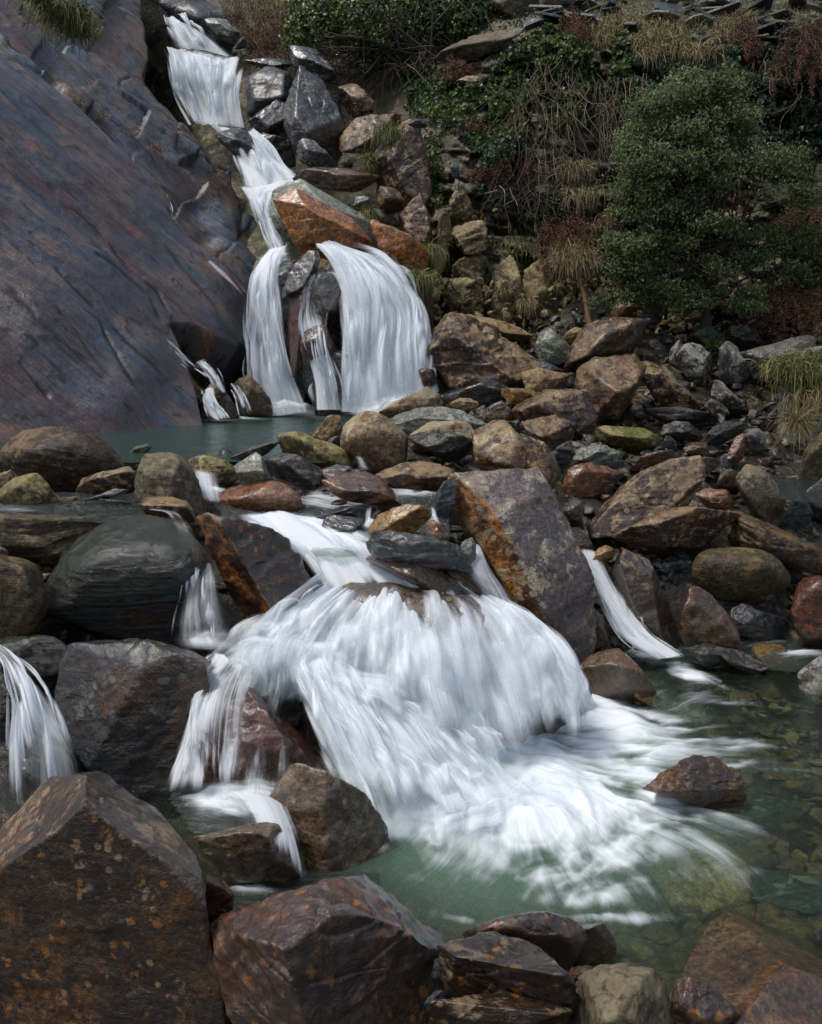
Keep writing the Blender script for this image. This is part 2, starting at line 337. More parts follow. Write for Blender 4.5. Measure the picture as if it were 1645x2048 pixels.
def rock(name, label, mat, D, out, T=.7, p=26, front=None, disp=1.0, cat=None, group=None, res=None, chips=14, ground=True, lay=1.0, back=None, smooth=True, shift=-.12, ins=.58, fit=1):
    i = len(ROCKS); rng = np.random.default_rng(1000 + i)
    out = np.array(out, float).reshape(-1, 2); w, h = np.ptp(out[:, 0]), np.ptp(out[:, 1])
    cm = out.mean(0); out = cm + (out - cm) * 1.03; out[:, 1] += np.maximum(0, out[:, 1] - cm[1]) * .08
    pxm = D / FPX / cp; size = math.sqrt(w * h) * pxm; th = T * size
    c2 = out.mean(0); pts = []
    cen = P(c2[0], c2[1], D)
    for q in out: pts.append(P(q[0], q[1], D + rng.uniform(-.08, .08) * th))
    low = lambda q: (q[1] - out[:, 1].min()) / max(h, 1)
    if ins == .58 and p >= 20: ins = .74
    if front is None:
        if p >= 20:
            y0, x0 = out[:, 1].min(), out[:, 0].min(); ty = rng.uniform(.28, .46); tl = rng.uniform(-.10, .10)
            top = lambda X: min([q[1] for q in out if abs(q[0] - X) <= w * .3] or [out[:, 1].min()])
            for t in (.16, .5, .84):
                X = x0 + w * (t + rng.uniform(-.05, .05)); Y = top(X); ymax = max([q[1] for q in out if abs(q[0] - X) <= w * .3] or [out[:, 1].max()])
                pts.append(P(X, Y + (ymax - Y) * (ty + tl * (t - .5) * 2 + rng.uniform(-.05, .05)), D - th * .55 * (1.12 if t == .5 else .72) * rng.uniform(.8, 1.15)))
            for t in (.3, .72):
                X = x0 + w * t; ymax = max([q[1] for q in out if abs(q[0] - X) <= w * .3] or [out[:, 1].max()])
                pts.append(P(X, ymax - h * .16, D - th * .30 * rng.uniform(.8, 1.2)))
        else:
          for q in out:
            s = ins * rng.uniform(.8, 1.15); r = c2 + (q - c2) * s; r[1] += shift * h * .5
            pts.append(P(r[0], r[1], D - th * .5 * (.45 + .65 * (1 - abs(low(q) - .45) * .9)) * rng.uniform(.8, 1.15)))
    else:
        for (a, b, f) in front: pts.append(P(a, b, D - f))
    for q in out:
        r = c2 + (q - c2) * rng.uniform(.55, .85)
        pts.append(P(r[0], r[1], D + th * .5 * rng.uniform(.7, 1.1)))
    pts = np.array(pts)
    big = max(w, h)
    if res is None: res = 4 if big < 55 else (5 if big < 190 else 6)
    V, F = shape_rock(pts, rng, p, res, disp, chips, i * 7 + 1, lay, fit)
    o = mesh_obj(name, V, F, M[mat], smooth=smooth, origin=V.mean(0))
    tag(o, label, cat or name.replace('_', ' '), group)
    ROCKS.append(o)
    if ground:
        zmin, zmax = V[:, 2].min(), V[:, 2].max(); GROUND.append((cen[0], cen[1], zmin + .18 * (zmax - zmin)))
    return o
def flat_rock(name, label, mat, z, out, th=.15, tilt=(0, 0), p=30, disp=1.0, cat=None, group=None, res=5, chips=6, lay=1.0):
    """slab lying on its bed: the outline is laid on a (tilted) plane at height z and given thickness downwards"""
    i = len(ROCKS); rng = np.random.default_rng(1000 + i)
    out = np.array(out, float).reshape(-1, 2); q = PZ(out[:, 0], out[:, 1], z); c = q.mean(0)
    q[:, 2] += (q[:, 0] - c[0]) * tilt[0] + (q[:, 1] - c[1]) * tilt[1]
    b = q.copy(); b[:, :2] = c[:2] + (b[:, :2] - c[:2]) * 1.08; b[:, 2] -= th
    t = q.copy(); t[:, :2] = c[:2] + (t[:, :2] - c[:2]) * .5; t[:, 2] += th * .12
    V, F = shape_rock(np.vstack([q, b, t]), rng, p, res, disp, chips, i * 7 + 1, lay)
    o = mesh_obj(name, V, F, M[mat], origin=V.mean(0)); tag(o, label, cat or name.replace('_', ' '), group); ROCKS.append(o); return o
# ------------------------------------------------------------------ every rock one can point to
# --- left bank
rock('boulder','big smooth brown boulder in the upper pool below the sloping slab','br',6.7,[5,915,18,890,60,864,108,856,152,866,200,885,252,932,262,955,190,985,140,1000,60,985,10,950],p=9,disp=.7)
rock('rock','flat brown rock with pale spots between the big brown boulder and the pitted block','pu',6.2,[155,978,180,950,210,935,250,932,276,946,278,980,240,1000,160,990])
rock('rock','pinkish grey rock at the left edge above the mossy one','li',6.15,[-15,950,30,943,52,958,45,990,-10,1005])
rock('boulder','rounded olive boulder with mossy side at the left edge of the stream','ol',5.8,[-8,990,30,958,70,950,105,965,114,990,100,1022,40,1026,-5,1015],p=12)
rock('rock','small pale pointed stone alone in the upper pool','gl',7.3,[255,912,264,900,282,888,300,890,304,908,275,916])
rock('block','tall pitted grey block standing at the pool outlet','gl',5.8,[270,1000,274,960,280,930,292,912,345,906,372,920,380,965,398,992,413,1022,400,1042,340,1030,272,1012],p=18,cat='rock')
rock('rock','brown knobbly rock at the foot of the pitted grey block','pu',5.55,[285,1022,330,1005,365,998,385,1020,402,1060,392,1078,360,1052],p=16)
rock('boulder','long olive grey slab boulder at the left edge above the black boulder','og',5.25,[-30,1032,60,1023,120,1030,200,1027,222,1040,208,1072,150,1105,85,1128,40,1120,-30,1110],p=16)
rock('boulder','round olive grey boulder cut off by the left edge','og',4.65,[-60,1150,-20,1112,50,1102,80,1120,102,1180,97,1222,72,1264,-10,1285,-60,1270],p=8,disp=.8)
rock('rock','small grey rock wedged behind the round left boulder','gl',4.9,[-25,1102,5,1095,20,1105,16,1122,-20,1125])
rock('boulder','large black wet boulder with green moss and water sliding over its right side','dm',5.0,[95,1255,102,1190,130,1130,175,1095,225,1060,285,1038,335,1040,385,1075,418,1125,428,1185,405,1245,340,1278,200,1285,120,1275],p=9,disp=.8,T=.9)
rock('boulder','diagonal rusty orange boulder with a black top face left of the main stream','rt',4.9,[405,1030,435,1017,475,1045,515,1090,565,1120,605,1145,630,1195,618,1225,545,1255,478,1265,440,1190,420,1130],front=[(425,1040,.10),(500,1120,.22),(525,1165,.28),(560,1190,.28),(455,1200,.2),(500,1240,.26),(600,1200,.2)],p=30,lay=1.4)
rock('slate_splinter','long thin black slate splinter leaning on the pitted grey block','dk',5.75,[158,1003,200,992,270,970,273,980,230,994,180,1006],T=.35)
rock('slate_splinter','short black slate splinter lying under the long one','dk',5.7,[200,1000,240,997,278,1014,262,1020,225,1012],T=.4)
rock('rock','brown thin flake of stone beside the mossy left boulder','br',5.9,[110,1000,150,995,156,1003,120,1006])
rock('rock','black mossy rock under the round left boulder','dm',4.45,[-20,1285,50,1262,125,1262,152,1300,140,1340,60,1345,-15,1330])
rock('block','large square slate block with rust edged corners in the left foreground','bk',4.2,[118,1400,140,1330,150,1272,300,1270,410,1280,432,1308,430,1365,400,1430,382,1500,352,1580,315,1600,230,1585,150,1470],front=[(155,1300,.0),(300,1300,.15),(395,1310,.15),(385,1420,.22),(330,1540,.25),(180,1430,.18),(240,1560,.2)],p=34,cat='rock',disp=.7,lay=.6)
rock('rock','dark layered rock behind the thin left waterfall','dl',3.9,[-25,1345,20,1352,48,1392,42,1445,20,1475,-25,1475])
rock('rock','black wet rock below the thin left waterfall','mc',4.15,[-25,1470,45,1450,120,1500,190,1560,150,1640,30,1640,-25,1650])
rock('boulder','huge brown streaked boulder filling the bottom left corner','fg',2.75,[-130,1740,-30,1640,50,1562,112,1515,180,1532,268,1560,318,1598,372,1690,440,1832,500,1955,565,2090,610,2290,-130,2290],front=[(272,1592,.02),(335,1720,.16),(398,1868,.30),(180,1876,.34),(30,1905,.36),(-70,1850,.30),(300,1925,.36),(440,2080,.22),(250,2110,.26),(0,2140,.3)],p=60,res=7,disp=.45,T=.8,lay=.5,fit=0)
rock('rock','small brown rock peeping out behind the huge bottom left boulder','fp',2.95,[405,1752,438,1744,470,1778,468,1835,440,1860,410,1810])
rock('boulder','wide purple brown wet boulder with a notch in its top at the bottom centre','fp',2.74,[440,1830,475,1792,600,1745,690,1728,730,1732,772,1738,800,1780,858,1815,888,1850,907,1905,912,1965,900,2060,880,2200,520,2200,460,2000],front=[(490,1830,.12),(700,1770,.08),(745,1860,.26),(850,1905,.20),(690,1900,.42),(540,1890,.40),(840,2040,.40),(690,2060,.50),(560,2110,.50)],p=40,res=7,disp=.8,T=.8)
rock('rock','little orange stone at the right end of the notched boulder','or',2.8,[900,1882,920,1877,932,1888,918,1905,905,1905])
rock('boulder','dark rounded boulder with a grey patch beside the pool at the bottom','fp',2.8,[935,1900,965,1865,1000,1830,1050,1810,1110,1818,1148,1842,1170,1885,1158,1935,1120,1960,1050,1950,970,1925],p=11,disp=.8)
rock('rock','purple glossy stone touching the dark rounded boulder on its right','fp',2.86,[1140,1848,1170,1840,1205,1850,1228,1872,1232,1895,1190,1905,1150,1930],p=14)
rock('boulder','golden brown angular boulder in front of the dark rounded one','fg',2.5,[878,1955,888,1925,905,1905,940,1893,1010,1892,1090,1928,1142,1958,1152,1990,1120,2042,1060,2045,940,2020,890,1990],p=44,lay=1.2,front=[(900,1930,.08),(1000,1950,.22),(1100,1965,.20),(1000,2020,.20),(1120,2000,.10),(920,1990,.16)])
rock('boulder','grey green blotched boulder at the bottom edge right of the golden one','gl',2.5,[1140,1990,1160,1945,1180,1908,1230,1895,1268,1908,1292,1950,1310,2000,1335,2100,1180,2120,1140,2060],p=30,disp=.9,front=[(1190,1925,.1),(1250,1925,.12),(1285,1990,.12),(1200,2040,.3),(1280,2080,.25)])
rock('rock','flat brown rock cut off by the bottom edge below the golden boulder','fg',2.38,[868,2035,930,2010,1050,2030,1110,2045,1130,2120,860,2130])
rock('slate_piece','upright black slate chip between the bottom boulders, upper one','bl',2.62,[862,1930,875,1913,900,1912,885,1945,878,1970,864,1965],T=.4)
rock('slate_piece','crumpled black slate chip between the bottom boulders, lower one','bl',2.5,[850,2010,868,1985,895,1975,903,1995,898,2020,860,2030],T=.5)
flat_rock('bedrock_slab','broad brown wet slab with dark cracks in the bottom right corner','fs',.07,[1190,1872,1290,1835,1440,1808,1570,1835,1720,1875,1900,1960,1900,2260,1300,2260,1240,1990],th=.35,tilt=(.02,-.03),res=7,disp=.25,cat='rock')
rock('rock','ochre and black rock standing alone in the right hand pool','py',4.02,[1283,1565,1300,1546,1380,1513,1430,1518,1467,1540,1480,1580,1486,1608,1410,1620,1310,1605],front=[(1330,1560,.08),(1400,1540,.06),(1450,1570,.1),(1360,1600,.14),(1450,1612,.12)],p=26,lay=2)
flat_rock('slab','tan slab under the foam in the right hand pool','tn',-.055,[1300,1650,1340,1625,1400,1640,1445,1665,1500,1745,1500,1780,1400,1790,1320,1730],th=.2,disp=.4,cat='rock')
flat_rock('slate_piece','dark grey slate under shallow water at the right edge of the pool','bl',-.05,[1480,1745,1530,1728,1600,1725,1665,1760,1655,1800,1560,1790],th=.08,disp=.4)
flat_rock('slate_piece','bluish slate under water behind the right edge slate','bl',-.08,[1500,1590,1560,1583,1600,1605,1570,1625,1510,1620],th=.08,disp=.4)
rock('pebble','small orange pebble breaking the water in the right hand pool','or',3.75,[1537,1685,1545,1675,1556,1678,1556,1692,1542,1698])
rock('rock','dark corner rock at the right edge beside the brown slab','dk',3.05,[1620,1870,1640,1835,1700,1830,1710,1900,1640,1905])
# --- under the main cascade
rock('rock','red brown dome of rock under the thin veil left of the main cascade','rd',4.12,[395,1570,425,1470,440,1410,480,1375,560,1370,610,1400,632,1460,640,1540,600,1600,480,1610],front=[(500,1400,.1),(580,1420,.12),(480,1500,.22),(570,1560,.25)],p=22)
rock('block','pale tan block below the red brown rock in the left foreground pool','tg',3.42,[360,1690,375,1650,430,1640,540,1640,580,1690,600,1775,470,1800,380,1780],front=[(385,1672,.14),(480,1668,.18),(560,1690,.16),(400,1770,.14),(570,1770,.16)],p=60,cat='rock',T=1,lay=.5)
rock('rock','sloping purple tan rock face at the lower left foot of the main cascade','tg',3.62,[540,1690,560,1600,600,1520,650,1530,735,1630,785,1700,740,1760,620,1790,560,1770],front=[(620,1570,.12),(590,1700,.2),(700,1700,.12),(620,1760,.2)],p=60,lay=.4)
rock('cascade_ledge','broad brown ledge hidden under the main white cascade','pb',5.05,[430,1330,560,1225,700,1160,850,1180,960,1205,1090,1270,1165,1390,1130,1500,950,1600,700,1640,520,1560],front=[(650,1230,.1),(950,1260,.15),(600,1400,.45),(880,1400,.5),(1060,1400,.3),(700,1560,.7),(930,1540,.6)],p=12,cat='rock',T=.8,res=6)
rock('slab','brown wet slab sticking out above the right half of the cascade lip','wt',5.15,[735,1120,800,1095,880,1125,930,1170,955,1210,900,1200,820,1160],T=.8,p=12,cat='rock')
rock('rock','tan streaked rock showing through the right side of the cascade','pb',4.72,[925,1400,930,1320,965,1310,1010,1370,990,1420],p=14)
# --- the dam of boulders in the middle
rock('boulder','pale olive boulder with a mossy crest left of the grey green cube','ol',6.35,[372,925,390,912,415,908,452,920,474,942,478,966,440,972,385,975],p=12)
rock('slate_cube','clean grey green slanted cube of slate among brown rocks','gr',6.05,[468,934,514,905,524,913,545,957,528,968,486,967,474,952],front=[(478,950,.05),(515,912,.0),(530,950,.1),(490,960,.12)],p=60,disp=.3,chips=3)
rock('slate_slab','flat dark slate lying at the pool edge behind the grey green cube','dl',6.9,[462,912,500,897,560,883,560,903,510,917,475,918],T=.6)
rock('boulder','long yellow green mossy boulder right of the upper pool','ol',6.85,[552,900,575,875,610,866,650,885,690,912,706,942,682,948,640,935,600,918,560,912],p=14)
rock('rock','black rock with golden lichen in front of the yellow green boulder','dl',6.45,[528,922,560,907,592,910,642,942,642,968,635,990,600,984,545,955],p=22)
rock('boulder','smooth orange and grey boulder with water streaming over it','or',6.0,[432,1000,440,985,475,970,522,962,578,974,603,995,606,1020,570,1034,500,1040,455,1034],p=8,disp=.5,lay=.3)
rock('rock','reddish wet rock squeezed behind the orange boulder','rb',6.2,[555,965,580,957,615,985,625,1004,600,1008,570,985])
rock('boulder','largest pale lichen covered boulder above the small central spill','li',6.95,[682,880,686,860,702,840,737,823,772,830,802,855,815,872,813,912,798,930,770,958,748,955,705,918,685,900],p=11,disp=.7)
rock('rock','tan triangular stone standing in the pool behind the pale boulder','tn',8.0,[622,872,650,845,671,829,684,842,686,878,655,885],p=26)
rock('rock','small black wedge left of the pale boulder','dk',7.2,[652,892,670,877,686,875,688,902,665,900])
rock('boulder','long lichen speckled boulder leaning right at the foot of the big fall','li',8.3,[760,834,800,805,840,782,868,775,885,790,882,816,840,832,785,842],p=16)
rock('slate_slab','flat greenish grey slab lying across the boulders under the big fall','gr',7.7,[763,836,820,824,880,814,950,822,973,834,968,850,905,858,840,868,800,862,770,850],T=.55,p=28)
rock('rock','small tan rock on the far end of the greenish slab','tn',8.4,[888,814,915,800,937,795,955,812,956,826,910,826])
rock('boulder','rounded tan lichen boulder holding up the layered dark slab','li',7.4,[815,880,835,862,870,843,925,843,948,862,954,892,900,905,830,900],p=14)
rock('slate_slab','thick dark layered slab with white edges on top of the boulder dam','dl',7.0,[814,888,832,868,880,865,945,870,953,892,945,920,860,923,816,908],T=.9,p=34,lay=2)
rock('boulder','rust and lichen low boulder under the layered dark slab','pg',6.4,[745,955,790,928,850,922,890,923,925,938,915,985,860,990,800,982,752,970],p=20)
rock('slate_slab','great tilted purple slab with a rusty left face in the centre right','pt',5.95,[893,1010,900,965,932,938,1000,952,1062,998,1115,1022,1140,1075,1170,1180,1174,1290,1156,1308,1080,1255,1000,1155,940,1092,905,1050],front=[(920,975,.12),(960,1040,.30),(1020,1130,.42),(1065,1195,.42),(1110,1280,.30),(1040,1010,.12),(1120,1150,.22)],p=46,disp=.55,res=6,chips=8)
rock('boulder','olive spotted angular slab behind the great tilted slab, left half','pg',6.9,[945,905,955,860,985,840,1032,840,1058,868,1066,930,1078,985,1030,965,960,945],p=34)
rock('boulder','olive spotted narrow slab behind the great tilted slab, right half','pg',6.75,[1045,868,1075,860,1100,900,1118,955,1117,1015,1090,1005,1066,965],p=34)
rock('slate_slab','black and orange lens shaped slab in the middle of the small stream','rb',5.85,[650,958,665,945,722,952,797,985,800,1000,780,1014,700,1002,655,985],p=22,lay=1.6)
rock('slate_slab','purple wet slab lying on the lens shaped one','pb',6.15,[646,950,660,941,725,950,730,968,690,970,655,962],T=.6)
rock('rock','black arched rock in the stream, upper of two','dk',5.7,[635,1035,660,1018,690,1009,722,1020,730,1036,690,1042,650,1045],T=.8,lay=1.5)
rock('rock','black arched rock in the stream, lower of two','dk',5.55,[640,1062,648,1045,672,1030,722,1038,728,1050,715,1066,670,1070],T=.8,lay=1.5)
rock('rock','glowing yellow ochre rock above the black elongated rock','yo',5.4,[740,1065,752,1045,778,1028,845,1008,862,1036,856,1058,795,1078,745,1078],p=20)
rock('boulder','black elongated boulder overhanging the top of the main cascade','dk',5.1,[736,1085,760,1070,792,1057,880,1060,915,1080,940,1125,934,1148,880,1144,800,1128,750,1112],p=20,lay=1.5,T=.8)
rock('slate_piece','upright blue slate tooth right of the ochre rock','bl',5.8,[868,1035,885,990,897,960,912,958,913,1000,893,1048],T=.6)
rock('slate_piece','grey green upright slate chip beside the black elongated boulder','gr',5.15,[920,1084,948,1075,953,1112,946,1130,928,1112],T=.6,p=50)
rock('rock','ochre brown cobble below the blue slate tooth','or',5.6,[850,1060,865,1040,890,1050,900,1075,880,1085,855,1075])
rock('rock','dark wet rock plugging the gap left of the small central spill','dk',6.3,[640,940,680,930,705,940,700,962,655,965])
# --- right hand boulder field, back to front
rock('boulder','giant brown fractured boulder right of the big waterfall','pu',11.0,[858,665,882,637,922,632,1000,652,1062,690,1078,718,1072,748,1040,770,990,805,925,795,870,745],front=[(915,650,.1),(940,700,.7),(1040,740,.7),(1000,780,.6),(880,700,.4),(1000,690,.5)],p=30,lay=2,res=6)
rock('slate_slab','long straight grey slab lying behind the giant brown boulder','tn',11.8,[880,617,920,622,1000,648,1075,662,1082,692,1010,680,940,650,885,632],T=.6)
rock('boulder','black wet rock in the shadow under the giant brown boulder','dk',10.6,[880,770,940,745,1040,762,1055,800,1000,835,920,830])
rock('rock','grey green rock between the giant brown boulder and the purple one','gr',11.4,[1076,668,1100,655,1150,685,1152,705,1125,725,1085,718,1072,695])
rock('boulder','purple brown leaning boulder pointing up to the tree','pu',11.4,[1122,745,1130,712,1180,668,1215,655,1288,638,1280,670,1225,725,1165,752],p=30)
rock('slate_piece','smooth blue slate tucked under the purple leaning boulder','bl',10.7,[1068,740,1085,722,1118,728,1128,745,1085,756])
rock('rock','flat tan rock in front of the blue slate','tn',10.3,[1042,782,1062,752,1140,738,1125,768,1080,795],T=.6)
rock('boulder','large angular lichen block with a pale top in the right boulder field','pg',10.0,[1152,760,1165,740,1240,711,1287,745,1292,782,1285,805,1235,834,1205,842,1162,815],front=[(1165,752,.05),(1222,792,.55),(1278,775,.35),(1210,825,.45)],p=50,chips=6)
rock('rock','ochre wedge stone behind the purple wet boulder','yo',9.9,[1003,780,1050,777,1078,796,1045,808,1012,800])
rock('rock','brown round rock left of the purple wet boulder','wt',9.3,[968,825,990,805,1012,802,1028,815,1025,842,985,848],p=14)
rock('boulder','purple boulder with white lichen corners and rusty foot','pu',9.4,[1028,832,1055,795,1090,784,1150,778,1178,800,1192,850,1190,870,1120,862,1060,858],p=26)
rock('boulder','brown spotted boulder in front of the purple lichen one','pg',8.5,[1045,862,1065,845,1092,832,1130,855,1150,886,1112,902,1080,895],p=26)
rock('boulder','bright moss topped boulder in the right boulder field','ms',9.0,[1196,870,1218,852,1282,855,1322,868,1328,895,1300,908,1235,893],p=16)
rock('rock','dark layered rock right of the moss topped boulder','dl',9.4,[1318,868,1345,848,1398,850,1406,880,1352,890],lay=2)
rock('slate_slab','long thin lichen slab lying below the maroon boulder','dl',9.9,[1283,822,1320,815,1400,822,1442,843,1422,852,1340,848,1290,840],T=.7,lay=2)
rock('boulder','maroon boulder with white spots in the middle of the back row','pu',10.3,[1280,758,1300,745,1362,755,1400,778,1403,822,1380,828,1300,808,1284,790],p=30)
rock('boulder','upright rounded boulder blotched white under the tree','wl',11.2,[1352,730,1362,702,1390,687,1412,690,1432,740,1430,768,1394,770],p=18)
rock('rock','small white blotched rock left of the upright rounded boulder','wl',11.6,[1338,712,1355,688,1372,692,1372,720,1350,735])
rock('rock','angular grey rock in front of the upright rounded boulder','wl',10.2,[1422,798,1436,762,1482,785,1502,810,1490,830,1440,822],p=30)
rock('rock','small pale wedge rock left of the angular grey one','wl',10.1,[1406,822,1420,798,1457,826,1430,832])
rock('block','left chunk of the long white blotched back block','wl',11.2,[1435,740,1434,702,1460,684,1492,720,1502,757,1450,765],p=30,cat='rock')
rock('block','long square white blotched block at the back right','wl',11.5,[1470,690,1530,676,1592,671,1620,682,1632,702,1600,745,1570,772,1500,768,1478,730],p=40,cat='rock')
rock('boulder','broad lichen outcrop with grass on the right edge','wl',10.1,[1525,835,1555,780,1590,730,1640,700,1720,690,1720,900,1610,890,1560,865],p=24,res=6)
rock('rock','purple grey rock at the right edge under the brown fern','wl',11.8,[1615,672,1650,643,1710,640,1710,705,1645,700])
rock('slate_slab','olive flat slab tilted left in the right boulder field','dl',9.0,[1403,882,1438,860,1480,850,1492,865,1435,892],T=.6)
rock('rock','upright rusty wedge below the olive flat slab','rb',8.7,[1448,932,1465,882,1488,868,1486,905,1475,934])
rock('rock','squat grey rock right of the upright rusty wedge','wl',9.0,[1485,870,1500,857,1518,862,1532,880,1526,902,1498,900],p=14)
rock('slate_slab','striped green layered slab in the right stream','gr',8.3,[1147,893,1200,890,1246,892,1240,922,1200,925,1156,908],T=.7,lay=2)
rock('rock','pale layered stone below the brown spotted boulder','dl',8.0,[1102,915,1140,892,1150,905,1150,932,1115,948,1098,932],lay=2)
rock('rock','rusty wet rock under the striped green slab','rb',7.7,[1125,948,1150,930,1205,930,1242,925,1248,946,1195,970,1170,990,1138,978])
rock('slate_slab','brown flat slab above the great diagonal boulder','wt',8.2,[1243,928,1330,905,1362,900,1372,915,1292,942,1255,942],T=.6)
rock('boulder','great diagonal maroon boulder in the right boulder field','pu',7.3,[1166,1015,1180,985,1230,960,1300,920,1370,912,1393,930,1400,982,1390,1010,1300,1022,1225,1052,1180,1064,1168,1045],p=24,res=6,front=[(1190,1000,.1),(1300,940,.05),(1380,935,.1),(1220,1030,.3),(1330,990,.32),(1385,985,.2)])
rock('boulder','eye shaped brown boulder under the great diagonal one','pu',6.9,[1226,1078,1260,1050,1330,1020,1392,1008,1450,1030,1492,1056,1480,1072,1420,1088,1340,1108,1262,1098],p=20)
rock('rock','smooth orange brown cobble right of the great diagonal boulder','or',7.6,[1392,990,1420,976,1456,984,1468,1005,1456,1024,1420,1015],p=9)
rock('boulder','pitted grey boulder leaning right with an arched back','gl',7.7,[1468,955,1490,930,1520,940,1550,980,1566,1022,1560,1048,1530,1034,1492,985],p=13)
rock('rock','brown rock behind the pitted leaning boulder','br',8.0,[1428,955,1460,938,1478,948,1482,990,1450,985])
rock('slate_piece','upright bluish slate right of the pitted leaning boulder','bl',7.4,[1568,1010,1580,995,1602,995,1620,1032,1622,1058,1574,1058],T=.6,p=40)
rock('boulder','long dark boulder sloping down to the right edge','br',7.1,[1458,1028,1500,1024,1560,1048,1645,1082,1720,1115,1720,1155,1640,1130,1560,1108,1500,1092,1468,1062],p=18,res=6)
rock('boulder','smooth rounded grey boulder with gold spots in the right middle','og',6.6,[1388,1132,1415,1102,1480,1095,1530,1105,1568,1138,1578,1162,1550,1185,1480,1199,1430,1193,1396,1165],p=8,disp=.5,lay=.3)
rock('boulder','upright purple slab boulder with ochre rosettes beside the right rivulet','pb',6.3,[1228,1105,1242,1095,1310,1138,1357,1172,1362,1225,1355,1292,1320,1296,1262,1272,1240,1230,1233,1160],p=46,chips=6,disp=.5,front=[(1262,1150,.2),(1350,1185,.15),(1275,1250,.26),(1345,1275,.22)])
rock('rock','small orange block sitting in the right rivulet','yo',6.4,[1183,1118,1212,1090,1230,1100,1229,1120,1195,1130],p=40)
rock('rock','wet brown veined rock right of the upright purple slab','wt',6.15,[1352,1180,1372,1165,1405,1190,1442,1240,1468,1292,1455,1312,1400,1298,1360,1285],p=26)
rock('rock','low dark rock at the pool edge under the veined rock','dl',5.95,[1362,1300,1410,1284,1452,1310,1455,1330,1400,1325])
rock('rock','dark wet ledge at the pool edge right of the low dark rock','dl',5.9,[1428,1295,1480,1302,1522,1330,1540,1352,1490,1345,1455,1325])
flat_rock('slab','flat tan stone awash in the right back of the pool','bd',.06,[1508,1278,1560,1284,1588,1308,1562,1322,1516,1304],th=.12,cat='rock')
rock('boulder','dark red rounded boulder at the right edge behind the pool','rd',6.4,[1575,1200,1605,1158,1720,1150,1720,1300,1625,1282,1588,1240],p=12)
rock('boulder','grey lichen boulder at the right edge of the pool','wl',5.6,[1590,1360,1618,1320,1660,1292,1720,1295,1720,1440,1650,1420],p=20)
rock('block','smooth brown wet block right of the foot of the main cascade','wt',5.3,[1150,1350,1158,1312,1222,1298,1262,1310,1290,1370,1306,1408,1250,1402,1185,1388],p=40,chips=6,cat='rock',disp=.5)
rock('rock','cracked ochre wedge leaning on the smooth brown block','yo',5.35,[1225,1302,1268,1300,1300,1350,1325,1412,1300,1412,1262,1345],p=40)
rock('boulder','olive striped boulder on the right edge above the stream','og',8.6,[1588,930,1620,885,1645,868,1720,860,1720,975,1640,972],p=22)
rock('rock','dark rock at the right edge of the back stream','dk',7.9,[1595,990,1645,968,1710,975,1710,1040,1625,1032])
rock('rock','wet brown step at the top of the right rivulet','wt',7.0,[1112,1020,1150,1000,1168,1020,1165,1062,1130,1055])
rock('rock','wet brown step halfway down the right rivulet','wt',6.75,[1128,1070,1165,1055,1184,1095,1165,1115,1140,1100])
rock('rock','brown stone behind the back stream right of the mossy boulder','wt',8.5,[1365,900,1400,885,1422,900,1412,918,1380,918])
rock('rock','flat grey brown stone at the back stream edge','gl',8.2,[1385,930,1425,917,1442,935,1402,950],T=.6)
rock('slate_piece','blue slate wedge at the right end of the moss topped boulder','bl',8.8,[1322,900,1328,872,1345,880,1352,902],T=.5)
rock('rock','tan rock with rusty cracks below the cascade side slab','wt',6.0,[1168,1240,1195,1215,1225,1265,1215,1300,1180,1295])
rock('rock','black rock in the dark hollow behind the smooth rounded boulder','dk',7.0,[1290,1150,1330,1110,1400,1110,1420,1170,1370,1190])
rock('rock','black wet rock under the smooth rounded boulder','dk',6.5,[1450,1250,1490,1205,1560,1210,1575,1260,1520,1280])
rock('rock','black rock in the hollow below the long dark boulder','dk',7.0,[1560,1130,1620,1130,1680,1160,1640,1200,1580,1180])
# --- foot of the right wall
rock('rock','pale rounded rock below the tree at the foot of the wall','tn',12.6,[1222,640,1228,608,1252,600,1275,612,1262,640],p=14)
rock('rock','light tan block at the foot of the stalk','tn',11.9,[1128,690,1132,668,1162,656,1176,668,1168,692])
rock('slate_piece','blue grey slate tip above the purple leaning boulder','bl',12.3,[1278,640,1298,626,1322,638,1308,650],T=.5)
rock('rock','mossy rock left under the tree','mc',12.2,[1285,705,1300,672,1330,662,1352,690,1338,725,1300,725])
rock('rock','yellowish lichen rock between the big angular block and the white boulder','cl',11.1,[1262,742,1290,722,1330,722,1348,742,1310,760])
rock('rock','dark mossy rock in the middle under the tree','mc',12.2,[1372,690,1390,655,1430,650,1450,680,1430,700])
rock('rock','dark mossy rock right under the tree','mc',12.4,[1450,690,1470,650,1505,655,1520,680,1500,695])
# --- upper rocks beside the falls
rock('boulder','arching bluish boulder right of the topmost fall','bl',16,[492,210,496,152,540,130,562,130,590,175,588,192,530,205,512,232],p=18)
rock('boulder','pointed dark spire of rock leaning left beside the upper fall','dk',14.9,[566,245,583,195,597,150,611,122,640,188,662,260,690,318,700,342,675,342,605,335,590,300],front=[(612,160,.1),(600,260,.5),(640,290,.5),(670,330,.3)],p=50,res=6)
rock('boulder','black rock at the foot of the pointed spire','dk',14.2,[594,300,610,280,665,308,676,338,620,340,598,320])
rock('slate_slab','dark slab leaning across behind the pointed spire','dk',16,[578,100,600,90,640,118,672,150,682,178,660,182,612,132,582,116])
rock('boulder','dark maroon boulder with a ridge behind the pointed spire','pu',15.6,[678,175,700,166,722,185,754,226,735,238,702,232,676,198],p=34)
rock('boulder','brown topped slab block leaning on the wall right of the spire','pu',14.8,[682,272,730,245,770,224,792,235,802,252,762,302,702,308],front=[(690,285,.2),(780,240,.1),(750,290,.5),(715,290,.5)],p=46)
